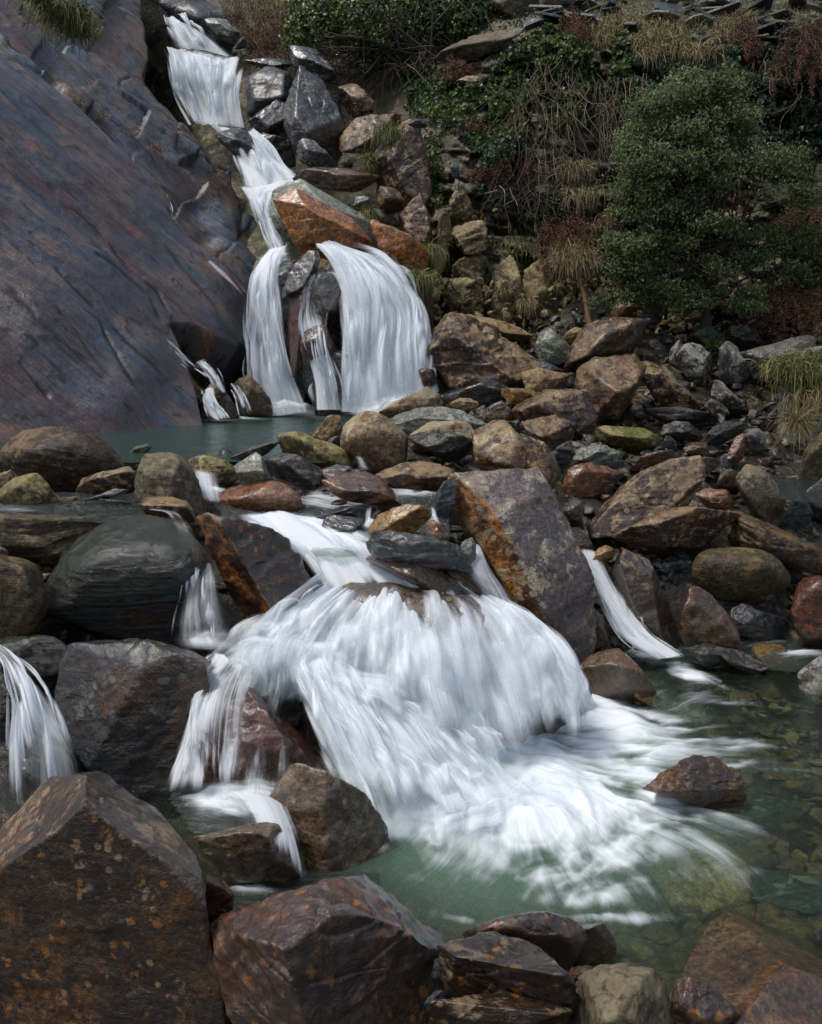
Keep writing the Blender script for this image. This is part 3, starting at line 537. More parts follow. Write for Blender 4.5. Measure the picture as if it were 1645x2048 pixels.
rock('rock','small dark rock between the spire and the maroon boulder','dk',15.8,[645,192,670,187,682,202,668,224,650,216])
rock('slate_slab','flat brown slab jutting over the stream above the rusty square','wt',13.8,[583,348,620,335,700,340,762,355,738,378,680,384,638,372],T=.8,p=34)
rock('slate_slab','pale green grey slab forming the border behind the rusty square face','gr',12.95,[546,405,625,361,692,412,765,475,795,502,750,500,700,520,580,470],T=.3,p=60,chips=3,disp=.3)
rock('slate_slab','big tilted square slab with a glowing rusty orange face','rs',12.5,[550,410,613,380,690,430,746,488,725,500,670,518,600,502,566,455],T=.3,p=60,chips=3,disp=.3)
rock('slate_slab','rusty wedge slab right of the glowing square slab','rs',12.4,[745,458,800,446,818,460,860,545,832,548,798,520],T=.5,p=50)
rock('outcrop','tall maroon pillar of rock with white lichen right of the falls','pu',14,[740,345,780,258,810,244,852,250,864,282,862,400,850,430,790,425],p=34,cat='rock',res=6,T=.6)
rock('rock','cracked grey block under the maroon pillar','pu',13.3,[755,400,760,370,792,375,808,410,782,424])
rock('rock','lower rock shelf under the maroon pillar','pu',13.2,[800,445,835,400,862,395,864,500,845,510])
rock('rock','dark small ledge rock above the rusty wedge slab','dk',13.2,[700,410,715,392,745,398,748,425,715,425])
rock('rock','grey stepped rock left of the cracked grey block','gl',13.4,[738,440,745,418,782,430,800,446,770,455])
rock('rock','black rock splitting the topmost fall, left piece','dk',17,[358,100,375,97,386,122,366,122])
rock('rock','black rock splitting the topmost fall, right piece','dk',17.1,[378,112,400,99,404,122,390,120])
rock('block','dark square block dividing the second step of the falls','bl',14.9,[435,285,437,266,460,255,512,262,514,312,480,305,455,292],p=46,cat='rock')
rock('outcrop','slanted bluish slab above the topmost fall','bl',18.6,[300,-30,400,-40,440,60,472,110,485,130,440,135,380,85,335,40],T=.4,p=34,cat='rock')
rock('rock','grey green rock on the bank beside the topmost fall','gr',18,[412,42,450,35,476,58,482,74,450,78],p=30)
rock('rock','small bluish stone on the bank below the grey green rock','bl',17.6,[468,96,487,75,494,86,490,98],p=30)
rock('slate_slab','dark flat rock beside the lip of the topmost fall','dk',16.6,[492,128,520,116,586,118,584,136,540,142],T=.7)
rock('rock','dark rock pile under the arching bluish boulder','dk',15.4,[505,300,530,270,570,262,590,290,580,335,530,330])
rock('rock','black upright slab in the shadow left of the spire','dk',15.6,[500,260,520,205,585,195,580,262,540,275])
# --- rocks in the big fall
rock('rock','dark angular rock crowning the gap in the big fall','dk',11.35,[566,580,578,530,600,503,634,505,640,545,610,565,580,592],p=40)
rock('rock','grey columnar rock between the two arms of the big fall','bk',11.35,[618,550,630,535,685,543,692,620,685,665,625,660],p=34,T=1)
rock('rock','purple red jagged rock left in the gap of the big fall','rd',11.3,[573,585,605,563,615,600,610,670,598,750,578,705],p=30)
rock('rock','rounded purple rock low in the gap of the big fall','rd',10.95,[600,690,615,658,650,650,668,690,662,725,618,728],p=12)
rock('outcrop','wet dark foot of rock between the arms of the big fall','dk',11.2,[598,730,625,700,680,690,710,770,740,830,625,835],p=18,cat='rock')
rock('outcrop','dark core of rock behind the right arm of the big fall','dk',12.1,[640,520,700,535,770,560,820,640,845,760,840,840,680,840,640,680],p=14,cat='rock')
rock('outcrop','dark core of rock behind the left arm of the big fall','dk',12.2,[505,560,540,520,590,520,600,600,600,720,620,840,520,840,512,700],p=14,cat='rock')
rock('rock','brown rock on the right shoulder of the big fall','pu',11.9,[738,525,765,505,792,515,802,560,782,575,750,550],p=34)
rock('outcrop','green mossy wet rock face right of the big fall','mc',11.9,[780,560,820,545,862,550,866,700,850,760,825,690,800,610],p=18,cat='rock')
rock('rock','pink wet stone at the right foot of the big fall','rd',10.7,[838,748,862,738,874,765,850,775],p=14)
rock('boulder','grey boulder with a mossy side at the left foot of the big fall','og',11.0,[468,775,500,750,530,768,546,790,541,830,510,836,475,820],p=20)
rock('rock','pale rock under the little side cascades','gl',10.7,[400,800,425,770,450,765,478,795,480,838,415,842],p=16)
rock('outcrop','broad purple brown hump below the sloping slab beside the pool','pu',10.85,[300,712,345,712,420,760,430,800,390,840,345,842,325,790],p=16,cat='rock')
# --- ledge blocks of the right hand wall
rock('block','square pale lichen block in the middle of the wall','cl',13.2,[902,500,903,447,970,442,974,498,940,506],p=26,disp=1.7,T=.6,cat='rock')
rock('block','square pale lichen block just under the biggest one','cl',13.25,[904,560,905,508,970,503,966,560],p=26,disp=1.7,T=.6,cat='rock')
rock('block','narrow pale block left of the biggest wall block','cl',13.3,[870,560,878,448,898,446,902,560],p=40,T=.8,cat='rock')
rock('block','pale block with moss above the biggest wall block','cl',13.4,[898,440,900,384,942,382,944,436],p=26,disp=1.9,T=.6,cat='rock')
rock('block','large bluish tan block at the foot of the wall blocks','cl',13.0,[878,622,882,560,960,556,968,600,962,632],p=26,disp=2,T=.5,cat='rock')
rock('outcrop','leaning ribbed rock fins right of the pale wall blocks','cl',13.3,[972,640,985,570,1030,500,1040,520,1030,600,1010,650],p=40,T=.6,cat='rock')
rock('outcrop','dark speckled rock fin in the lower middle of the wall','cl',13.4,[1040,650,1045,560,1090,520,1120,560,1110,650],p=34,T=.5,cat='rock')
rock('slate_piece','upright blue slate standing on a ledge of the wall','bl',13.3,[901,356,903,334,917,330,919,356],T=.4,p=50)
rock('slate_piece','pale slate prop leaning under the upright blue one','gr',13.3,[905,360,914,358,924,380,918,384],T=.4,p=50)
rock('slate_piece','blue slate sticking out behind the blond grass tuft','bl',13.0,[1172,560,1185,520,1210,510,1200,535,1180,562],T=.4,p=40)
rock('rock','yellow tan upright stone left of the tree','tn',13.1,[1193,500,1196,478,1204,478,1204,502],p=34)
# --- top of the bank
rock('boulder','big grey boulder at the top edge right of the ivy mound','gl',17,[985,5,1010,-25,1070,-25,1078,28,1050,36,1005,24],p=12)
rock('boulder','dark grey boulder cut off by the top edge next to the big grey one','gl',17.2,[1082,24,1086,-20,1150,-30,1150,10,1110,28],p=12)
rock('slate_slab','long pale rock ledge below the ivy mound','gl',16,[868,112,905,98,950,80,1040,50,1048,66,1000,90,960,112,885,122],T=.6)
rock('rock','bluish rock right of the long pale ledge','bl',16.3,[1043,66,1052,46,1075,38,1086,50,1060,70])
rock('rock','pale chip of rock on the ivy bank','li',15.6,[912,168,930,155,948,150,958,158,935,170])
rock('slate_piece','dark blue slate capping the maroon pillar','bl',13.8,[815,250,825,240,845,244,855,256],T=.6)
rock('rock','black wet rock filling the gap behind the notched bottom boulder','dk',2.72,[850,1960,880,1905,930,1900,960,1930,950,2000,870,2010])
rock('rock','dark wet rock between the golden boulder and the brown corner slab','fp',2.62,[1120,2000,1150,1950,1200,1940,1240,1990,1220,2060,1130,2060])
rock('rock','dark wet slab at the foot of the brown corner slab','fp',2.5,[1290,2010,1330,1975,1420,1990,1480,2040,1460,2100,1300,2100])
# ------------------------------------------------------------------ ground, sloping slab, quarry wall
M['gd'] = rockmat('dark_stream_bed', (.014, .011, .009), (.034, .026, .018), (.022, .022, .016), rust=.1, moss=.25, mossc=(.04, .05, .012), rough=.45, strata=.3, lich=.1)
def slabmat():
    N = NT('sloping_slate_slab'); uv = N.n('UVMap', uv_map='flow').outputs[0]; tc = N.n('TexCoord').outputs['Object']
    up = N.n('Attribute', attribute_name='upper').outputs['Fac']
    warp = N.n('VectorMath', {0: uv, 1: N.n('VectorMath', {0: N.n('TexNoise', {'Vector': uv, 'Scale': .5, 'Detail': 3}).outputs[1], 1: (.25, .12, 0)}, operation='MULTIPLY').outputs[0]}, operation='ADD').outputs[0]
    A = N.noise(N.vmap(warp, (.30, .75, 1)), 1.0, 8, .62, .6); B = N.noise(N.vmap(warp, (.6, 1.7, 1)), 1.3, 9, .68, .6); C = N.noise(N.vmap(warp, (1.2, 16, 1)), 1.5, 8, .62); Dn = N.noise(tc, 30, 8, .7); E = N.noise(tc, 6, 8, .65, .4)
    col = N.mix(N.ramp(A, .40, .60), (.066, .040, .040), (.040, .062, .090))
    col = N.mix(N.ramp(B, .46, .66), col, (.125, .092, .080))
    col = N.mix(N.math('MULTIPLY', N.ramp(N.noise(N.vmap(warp, (.5, 1.2, 1)), 1.5, 9, .7, .5), .56, .68), .85), col, (.22, .09, .04))
    col = N.mix(N.math('MULTIPLY', N.ramp(N.noise(N.vmap(warp, (.3, 1.3, 1)), 1.7, 9, .68), .58, .72), .7), col, (.03, .062, .048))
    col = N.mix(N.math('MULTIPLY', up, N.ramp(N.noise(uv, .7, 6, .6), .45, .55)), col, (.10, .075, .055))
    col = N.mix(N.math('MULTIPLY', up, N.ramp(N.noise(uv, 1.1, 7, .6, .3), .50, .6)), col, (.085, .105, .125))
    col = N.mix(N.ramp(N.math('ADD', N.math('MULTIPLY', E, .7), N.math('MULTIPLY', C, .5)), .66, .74), col, (.014, .014, .015))
    col = N.mix(N.math('MULTIPLY', N.n('Attribute', attribute_name='crack').outputs['Fac'], .92), col, (.006, .007, .006))
    sp_ = N.ramp(N.math('ADD', N.math('MULTIPLY', Dn, .5), N.math('MULTIPLY', C, .5)), .32, .66, .5, 1.6); col = N.mix(1.0, col, N.n('CombineColor', {0: sp_, 1: sp_, 2: sp_}).outputs[0], 'MULTIPLY')
    vk = N.n('TexVoronoi', {'Vector': N.vmap(N.n('VectorMath', {0: warp, 1: N.n('VectorMath', {0: N.n('TexNoise', {'Vector': uv, 'Scale': 4., 'Detail': 5}).outputs[1], 1: (.3, .12, 0)}, operation='MULTIPLY').outputs[0]}, operation='ADD').outputs[0], (.5, 2.4, 1)), 'Scale': 1.1}, feature='DISTANCE_TO_EDGE').outputs[0]
    hl = N.math('MULTIPLY', N.ramp(vk, .035, .0), N.ramp(E, .42, .58)); col = N.mix(N.math('MULTIPLY', hl, .85), col, (.010, .010, .010))
    h = N.math('ADD', N.math('ADD', N.math('MULTIPLY', C, .5), N.math('MULTIPLY', B, 1.0)), N.math('ADD', N.math('MULTIPLY', E, .7), N.math('MULTIPLY', Dn, .25)))
    bp = N.n('Bump', {'Strength': .8, 'Distance': .03, 'Height': h})
    b = N.n('BsdfPrincipled', {'Base Color': col, 'Roughness': N.ramp(A, .35, .65, .24, .46), 'Normal': bp.outputs[0]}); b.inputs['Specular IOR Level'].default_value = .6
    N.t.links.new(b.outputs[0], N.out.inputs[0]); return N.m
M['slab'] = slabmat()
M['wall'] = rockmat('quarry_wall_rock', (.018, .016, .012), (.06, .05, .035), (.10, .085, .05), rust=.22, rustc=(.15, .07, .02), lich=.28, lichc=(.30, .27, .17), moss=.6, mossc=(.05, .065, .012), rough=.7, strata=.7, rot=(.05, .1, 0), fine=.9, tint=(.80, .72, .60))

# sloping slab on the left: plane with stepped beds, sampled over the part of the hillside it covers
A_, B_, C_ = PZ(0, 880, 1.45), PZ(520, 835, 1.45), P(338, 60, 17.2)
sn = np.cross(B_ - A_, C_ - A_); sn /= np.linalg.norm(sn)
if sn[1] > 0: sn = -sn
SE, SU = None, None
e1 = (B_ - A_) / np.linalg.norm(B_ - A_); e2 = np.cross(e1, sn); e2 = e2 if e2[2] > 0 else -e2
EDGE = [(-500, -60), (0, 135), (75, 168), (150, 235), (250, 330), (320, 430), (345, 470), (400, 520), (440, 560), (490, 600), (515, 665), (525, 760), (530, 860)]
UPE = [(-500, -420), (-60, -60), (15, 10), (110, 85), (200, 150), (270, 190), (330, 235), (400, 290), (470, 330), (520, 420)]
def slab_sheet():
    xs = np.arange(-560, 548, 3.2); ys = np.arange(-330, 1010, 3.2)
    X, Y = np.meshgrid(xs, ys); sh = X.shape; x, y = X.ravel(), Y.ravel()
    # right rim of the rock follows the falls
    rim = np.interp(y, [-330, 0, 60, 110, 180, 260, 300, 370, 400, 500, 540, 600, 700, 780, 1010], [250, 318, 335, 322, 350, 428, 470, 478, 500, 548, 522, 512, 515, 520, 535])
    r = ray(x, y); t = ((A_ - np.array([0, 0, CAMZ])) @ sn) / (r @ sn)
    W0 = r * t[:, None] + np.array([0, 0, CAMZ])
    u = (W0 - A_) @ e1; v = (W0 - A_) @ e2
    q = np.stack([u, v, np.zeros_like(u)], 1)
    wob = fbm(q * .7, 3, 3) * 22 + fbm(q * 3, 3, 5) * 7
    d1, s1, _ = seg_dist(x + wob * .5, y + wob * .5, EDGE); sd1 = d1 * s1    # + : below-left of the edge (y down)
    d2, s2, _ = seg_dist(x + wob * .4, y + wob * .4, UPE); sd2 = d2 * s2
    off = np.zeros_like(x)
    off += .42 * sstep(0, 34, sd1) + .20 * sstep(0, 150, sd1)                # lower bed stands proud, rounded edge
    off += -.34 * sstep(10, -10, sd2)
    # thin beds on the upper part, following the dip
    band = (x * .60 - y * .80); band += fbm(q * .5, 3, 11) * 26
    off += (sd1 < 20) * (.10 * (np.abs(((band / 62.) % 1) - .5) * 2) * .3)
    # joints and cracks
    cr = [[(10, 370), (100, 470), (160, 520), (215, 590), (280, 640), (300, 690)], [(0, 530), (60, 600), (110, 655), (165, 700), (230, 770), (300, 830)],
          [(0, 795), (30, 830), (65, 865)], [(350, 250), (355, 300), (420, 345), (460, 380)], [(270, 150), (268, 175), (310, 215)], [(135, 565), (200, 600), (260, 650), (285, 720)],
          [(110, 85), (210, 160), (300, 215)], [(345, 300), (400, 330), (440, 345)], [(415, 295), (440, 350)], [(470, 400), (482, 480)], [(130, 190), (250, 250), (340, 310)], [(380, 480), (470, 520)],
          [(300, 690), (330, 760), (355, 835)], [(150, 700), (200, 800), (230, 850)]]
    rc = np.random.default_rng(77)
    for _ in range(12):
        a, b = rc.uniform(-200, 420), rc.uniform(-100, 820); sl_ = rc.uniform(.72, 1.15); L = rc.uniform(80, 320); pts_ = [(a, b)]
        for j in range(3): pts_.append((pts_[-1][0] + L / 3, pts_[-1][1] + L / 3 * sl_ * rc.uniform(.7, 1.3)))
        cr.append(pts_)
    w2 = np.abs(fbm(q * 1.5, 2, 29))
    crk = np.zeros_like(x); w5 = fbm(q * 9, 2, 33) * 4
    for k, c in enumerate(cr):
        d, _, pr = seg_dist(x + wob * .35 + w5, y + wob * .35 + w5, c); g_ = np.exp(-(d / (2.8 + 6 * w2)) ** 2) * sstep(0, .12, pr) * sstep(0, .12, 1 - pr) * sstep(-.35, .1, fbm(q * 2.5 + k, 2, 34))
        off -= (.034 if k < 3 else (.026 if k < 14 else .015)) * g_; crk = np.maximum(crk, g_ * (1 if k < 14 else .7))
    for c, rr, a in [((390, 430), 38, -.18), ((415, 480), 30, -.15), ((95, 170), 40, -.12), ((240, 790), 60, .10), ((60, 700), 120, .12), ((420, 590), 60, .10), ((180, 870), 60, .1)]:
        off += a * np.exp(-(((x - c[0]) ** 2 + (y - c[1]) ** 2) / rr ** 2))
    # scalloped wet surface
    def onp(a, b):
        r_ = ray(a, b); t_ = ((A_ - np.array([0, 0, CAMZ])) @ sn) / (r_ @ sn); return r_ * t_ + np.array([0, 0, CAMZ])
    w_ = onp(400., 560.) - onp(100., 300.); du_, dv_ = w_ @ e1, w_ @ e2; L_ = math.hypot(du_, dv_); du_, dv_ = du_ / L_, dv_ / L_
    qs = np.stack([u * du_ + v * dv_, -u * dv_ + v * du_, np.zeros_like(u)], 1)
    off += fbm(q * .35, 2, 21) * .08 + fbm(qs * np.array([.3, 1.6, 1]), 3, 22) * .06 + fbm(qs * np.array([2, 9, 1]), 3, 23) * .008 + fbm(q * 5, 3, 24) * .012
    off += np.where(sd1 < 0, ridged(qs * np.array([.7, 5, 1]), 3, 25) * .018, 0)
    bb = band / 58. + fbm(q * 3, 2, 35) * .12; bi = np.floor(bb); al = (x * .8 + y * .6) / 130. + _h(bi.astype(np.int64), np.zeros(len(x), np.int64), np.zeros(len(x), np.int64), 3) * 3 + fbm(q * 2, 2, 36) * .15; ai = np.floor(al)
    h1, h2, h3 = [_h(ai.astype(np.int64), bi.astype(np.int64), np.zeros(len(x), np.int64), k_) for k_ in (5, 6, 7)]
    fa, fb = al - ai, bb - bi; upm = sstep(-6, -22, sd1)
    off += upm * ((h1 - .5) * .20 + (fa - .5) * (h2 - .5) * .22 + (fb - .5) * (.12 + (h3 - .5) * .15))
    jn = np.maximum(1 - sstep(0, .07, np.minimum(fb, 1 - fb)), (1 - sstep(0, .03, np.minimum(fa, 1 - fa)))) * upm * (h1 > .25); off -= .03 * jn; crk = np.maximum(crk, jn * .8)
    NP = [(296, 705), (345, 695), (400, 722), (440, 735), (520, 700), (600, 760), (600, 960), (372, 960), (345, 830)]
    nd, _, _ = seg_dist(x, y, NP + [NP[0]]); ins_ = in_poly(x, y, NP); off -= 1.15 * sstep(0, 30, np.where(ins_, nd, 0))
    # round the rim away to the back
    over = x - rim + fbm(q * 2, 3, 41) * 10
    off -= 3.2 * np.clip(over / 60, 0, 1) ** 1.3 + .5 * sstep(-18, 6, over)
    Wp = W0 + sn * off[:, None]
    keep = (x < rim + 62)
    F = grid_faces(*sh); F = F[keep[F].all(1)]
    U = np.stack([u * du_ + v * dv_, -u * dv_ + v * du_], 1)
    o = mesh_obj('sloping_rock_slab', Wp, F, M['slab'], smooth=True, origin=A_, uv=U, attrs={'upper': sstep(10, -20, sd1), 'crack': crk})
    tag(o, 'sloping bedded slate hillside left of the waterfall', None, None, 'structure')
    return o
slab_sheet()

# backdrop: bank above the falls and quarry wall on the right
BP = [(870, 645, 12.9), (1000, 655, 13.1), (1150, 655, 13.3), (1300, 665, 13.3), (1450, 690, 12.9), (1650, 670, 12.8), (2000, 650, 12.6), (2250, 650, 12.4),
      (790, 560, 12.9), (880, 450, 13.6), (1000, 450, 14.1), (1150, 450, 14.3), (1300, 450, 14.3), (1500, 420, 14.2), (1700, 400, 13.9), (2200, 400, 13.2), (1400, 520, 13.6),
      (860, 330, 14.4), (830, 250, 15.8), (900, 200, 15.7), (1050, 150, 15.6), (1200, 120, 15.3), (1400, 105, 15.2), (1650, 100, 15), (2200, 80, 14.5), (1200, 300, 14.9), (1500, 260, 14.8),
      (900, 60, 18), (1000, 60, 16.6), (1100, 20, 17.0), (1300, 35, 16.8), (1500, 35, 16.8), (1750, 30, 16.8), (2200, 20, 16.5), (1300, -150, 26), (1700, -150, 26), (2250, -150, 25), (900, -150, 25), (1000, -80, 21),
      (760, 300, 16.6), (760, 0, 20.5), (650, 100, 18.6), (500, 0, 20.5), (600, -150, 26), (350, -150, 25), (740, 420, 15.5), (600, 300, 17.5), (480, 60, 18.6), (560, 130, 17.8), (420, 110, 18.6), (350, 40, 19.5), (300, 250, 19.5), (200, 100, 20.5), (100, 0, 22), (150, 300, 20.5), (100, 600, 17), (200, 500, 17), (100, 840, 13), (300, 840, 12.9),
      (500, 420, 15.3), (420, 300, 17), (620, 500, 13.6), (690, 640, 12.6), (820, 720, 12.2), (560, 720, 12.7), (480, 560, 13.6), (600, 830, 12.4), (860, 830, 12.2), (460, 830, 12.3), (350, 560, 14.5)]
bfit = rbf_fit([(a / 100, b / 100) for a, b, _ in BP], [np.log(c) for _, _, c in BP], .02)
def wallD(x, y): return np.exp(bfit(np.stack([np.asarray(x, float) / 100, np.asarray(y, float) / 100], 1)))
def backdrop():
    xs = np.arange(80, 2260, 3.6); ys = np.arange(-250, 850, 3.6)
    X, Y = np.meshgrid(xs, ys); x, y = X.ravel(), Y.ravel(); D = wallD(x, y)
    Wp = P(x, y, D)
    w = fbm(Wp * .8, 3, 61)
    wallm = sstep(840, 900, x) * sstep(70, 130, y + w * 30)
    cx_ = np.floor((Wp[:, 0] + w * .35) / .42); cz_ = np.floor((Wp[:, 2] + w * .25 + .12 * Wp[:, 0]) / .24)
    cx2 = np.floor((Wp[:, 0] + w * .3 + .11) / .17); cz2 = np.floor((Wp[:, 2] + w * .2 + .2 * Wp[:, 0]) / .10)
    z0 = np.zeros(len(x), np.int64)
    b1 = _h(cx_.astype(np.int64), cz_.astype(np.int64), z0, 1); b2 = _h(cx2.astype(np.int64), cz2.astype(np.int64), z0, 2)
    low = sstep(300, 480, y + w * 60)
    off = wallm * ((b1 - .5) * .42 + (b2 - .5) * (.10 + .14 * low)) + fbm(Wp * .5, 3, 62) * .35 + fbm(Wp * 2.5, 4, 63) * .14 + fbm(Wp * 9, 2, 64) * .03
    ledge = (Wp[:, 2] + w * .15) / .85; off += wallm * .25 * ((ledge % 1) - .5)
    off[(y > 790)] *= .3
    Wp = P(x, y, D - off)
    F = grid_faces(*X.shape)
    o = mesh_obj('quarry_wall', Wp, F, M['wall'], origin=(0, 14, 2)); tag(o, 'overgrown quarry wall and bank behind the boulders', None, None, 'structure')
    return x, y, Wp
BX, BY, BW = backdrop()

# stream bed / boulder field ground
gp = [(g[0], g[1], g[2]) for g in GROUND if g[1] < 13.2 and g[0] > -6 and not (g[1] > 8.1 and g[0] < .45)]
sel = []
for g in gp:
    if all(math.hypot(g[0] - s[0], g[1] - s[1]) > .16 for s in sel): sel.append(g)
def W3(px, py, z): q = PZ(px, py, z); return (q[0], q[1], z)
extra = [W3(a, b, -.42) for a, b in [(850, 1700), (1000, 1750), (1200, 1650), (1150, 1500), (1300, 1480), (1000, 1600), (1400, 1700), (1500, 1500), (1600, 1600), (1500, 1400), (1400, 1380), (900, 1830), (1300, 1780), (1600, 1780), (1700, 1500), (1900, 1500), (1900, 1700)]]
extra = [(a, b, -.30) for a, b, _ in extra] + [W3(a, b, -.12) for a, b in [(1600, 1850), (1450, 1830), (1640, 1400), (1400, 1340), (1700, 1350), (1330, 1600)]]
extra += [W3(a, b, 1.15) for a, b in [(560, 838), (640, 838), (700, 835), (600, 832), (740, 832), (500, 842), (780, 826), (840, 815), (820, 800), (880, 800), (690, 850), (760, 840), (100, 880), (300, 870), (450, 870), (550, 860), (640, 850), (350, 900), (200, 875), (500, 890), (-200, 900), (-500, 900)]]
extra += [(x, y, .1 if y < 4.5 else .9) for x, y in [(-4, 2), (-3, 3), (-4, 4.5), (-5, 5.5)]] + [(-1, .5, -.6), (1, .5, -.5), (4, 1, -.2), (-3, .5, -.3), (5, 3, .2), (6, 5, .5), (7, 8, 1.6), (8, 11, 2.3), (0, -2, -1), (-6, 0, 0), (7, 0, 0), (-1, 12.8, 1.15), (1, 13, 2), (4, 13.2, 2.5), (8, 13, 2.8), (-2.5, 12.8, 1.1), (-8, 9, 2), (-8, 6, 1.8)]
extra += [(P(a, b, D)[0], D, P(a, b, D)[2] - .25) for a, b, D in [(560, 1120, 5.3), (700, 1130, 5.2), (700, 1200, 5.0), (850, 1300, 4.7), (450, 1000, 6.2), (600, 1060, 5.6), (800, 1010, 6.2), (1170, 1180, 6.6), (1250, 1290, 6.1), (800, 1500, 4.4), (600, 1450, 4.3), (420, 1620, 3.9), (80, 1480, 4.1), (1450, 930, 8.2), (1550, 945, 8.2), (1640, 960, 8.2)]]
GP = np.array(sel + extra); gfit = rbf_fit(GP[:, :2], GP[:, 2] - .06, .12)
def ground():
    xs = np.arange(-9, 9.01, .045); ys = np.arange(.2, 13.6, .045)
    X, Y = np.meshgrid(xs, ys); x, y = X.ravel(), Y.ravel()
    z = gfit(np.stack([x, y], 1)); q = np.stack([x, y, z * 0], 1)
    z = z + fbm(q * 1.6, 4, 71) * .07 + fbm(q * 7, 3, 72) * .03 - np.abs(fbm(q * 4, 2, 75)) * .06
    o = mesh_obj('ground', np.stack([x, y, z], 1), grid_faces(*X.shape), M['gd'], origin=(0, 6, 0)); tag(o, 'dark stony stream bed between the boulders', None, None, 'structure')
ground()
bpy.context.view_layer.update()

def scatter_mesh(name, placed, mat, label, cat=None, kind=None, protos=None):
    """many small stones merged into one object; placed: list of (pos, size, proto, rotmat)"""
    Vs, Fs, n = [], [], 0
    for pos, sz, k, R in placed:
        V, F = protos[k]; Vs.append((V * sz) @ R.T + pos); Fs.append(F + n); n += len(V)
    o = mesh_obj(name, np.vstack(Vs), np.vstack(Fs), mat, origin=(0, 6, 0)); return tag(o, label, cat, None, kind)
rg = np.random.default_rng(5)
PROT = []
for k in range(10):
    pts = rg.normal(size=(14, 3)); pts /= np.linalg.norm(pts, axis=1)[:, None]; pts *= np.array([1, rg.uniform(.6, .9), rg.uniform(.25, .7)]) * .5
    PROT.append(shape_rock(pts, rg, 30, 3, 1.0, 6, 900 + k))
PROT = [(V, F) for V, F in PROT]
def rrot(rg, flat=.5):
    a, b, c = rg.uniform(0, 6.3), rg.normal() * flat, rg.normal() * flat
    return np.array((Matrix.Rotation(a, 3, 'Z') @ Matrix.Rotation(b, 3, 'X') @ Matrix.Rotation(c, 3, 'Y')))
pl = []
for _ in range(2600):
    D = rg.uniform(4.5, 12.8); px = rg.uniform(-50, 1750)
    x = (px - CX) / FPX * D * 1.0; z = float(0)
    pl.append((x, D))
pl = np.array(pl); pz = gfit(pl)
placed = []
for (x, y), z in zip(pl, pz):
    if y > 6.6 and (x + 3.2 * 0) / y * FPX + CX < 900 and z < 1.62 and y > 7.2: continue            # keep the upper pool clear
    s = rg.uniform(.06, .22) * (1.25 if y > 8 else 1)
    if z < .05: s *= .5
    placed.append((np.array([x, y, z + s * .12]), s, rg.integers(10), rrot(rg)))
half = len(placed) // 2
scatter_mesh('rubble', placed[:half], M['gd'], 'small broken slate filling the gaps between the boulders', None, 'stuff', PROT)
scatter_mesh('rubble', placed[half:], M['dl'], 'small dark slate chips wedged among the boulders', None, 'stuff', PROT)
# pebbles on the pool floor
pp = []
for _ in range(900):
    q = PZ(rg.uniform(680, 1900), rg.uniform(1320, 1930), -.2); z = gfit(np.array([[q[0], q[1]]]))[0]
    if z > .0: continue
    s = rg.uniform(.05, .2) * (1.6 if rg.random() < .12 else 1); pp.append((np.array([q[0], q[1], z + s * .1]), s, rg.integers(10), rrot(rg, .2)))
scatter_mesh('pebbles', pp, M['bd'], 'tan pebbles and cobbles on the floor of the pool', None, 'stuff', PROT)
pp = []
for _ in range(700):
    px = rg.uniform(860, 1640); py = rg.uniform(560, 700); D = float(wallD([px], [py])[0]) - rg.uniform(0, .5)
    s = rg.uniform(.06, .24); pp.append((P(px, py, D), s, rg.integers(10), rrot(rg, .9)))
scatter_mesh('rubble', pp, M['cl'], 'pale lichen covered stones at the foot of the quarry wall', None, 'stuff', PROT)
# loose slates in the scree on top of the wall
def slate_proto(k):
    r = np.random.default_rng(300 + k); m = 7; a = np.sort(r.uniform(0, 6.28, m)); q = np.stack([np.cos(a) * .5, np.sin(a) * .32 * r.uniform(.7, 1.2)], 1) * r.uniform(.8, 1.15, (m, 1))
    V, F = [], []
    for s_, z in ((.93, -.045), (1, -.03), (1, .02), (.95, .04)):
        for x_, y_ in q: V.append((x_ * s_, y_ * s_, z + r.normal() * .004))
    V += [(0, 0, -.045), (0, 0, .042)]
    for l in range(3):
        for i in range(m): j = (i + 1) % m; F.append((l * m + i, l * m + j, (l + 1) * m + j, (l + 1) * m + i))
    F += [(4 * m, (i + 1) % m, i, i) for i in range(m)] ; F += [(4 * m + 1, 3 * m + i, 3 * m + (i + 1) % m, 3 * m + (i + 1) % m) for i in range(m)]
    T = []
    for f in F:
        T.append((f[0], f[1], f[2]))
        if f[3] != f[2]: T.append((f[0], f[2], f[3]))
    return np.array(V), np.array(T)
SP = [slate_proto(k) for k in range(8)]; spm = []
for k, (V, F) in enumerate(SP):
    o = mesh_obj('loose_slate', V, F, M['bl'] if k % 3 else M['gr'], origin=(0, 0, 0), smooth=False); spm.append(o)
placed_n = 0
for k in range(120):
    px = rg.uniform(1090, 1700); py = rg.uniform(-30, 70) if rg.random() < .8 else rg.uniform(60, 90)
    if px < 1230 and py > 45: py -= 40
    D = float(wallD([px], [py])[0]) - rg.uniform(.25, .45); p = P(px, py, D)
    src = spm[k % 8]; o = src if k < 8 else src.copy()
    if k >= 8: COL.objects.link(o)
    o.location = p; o.rotation_euler = (rg.normal() * .25 + .15, rg.normal() * .3, rg.uniform(0, 6.28)); s = rg.uniform(.25, 1.0); o.scale = (s, s, s * .7)
    tag(o, 'loose thin slate lying in the scree on top of the ivy covered wall', 'slate', 'slates in the scree above the wall')
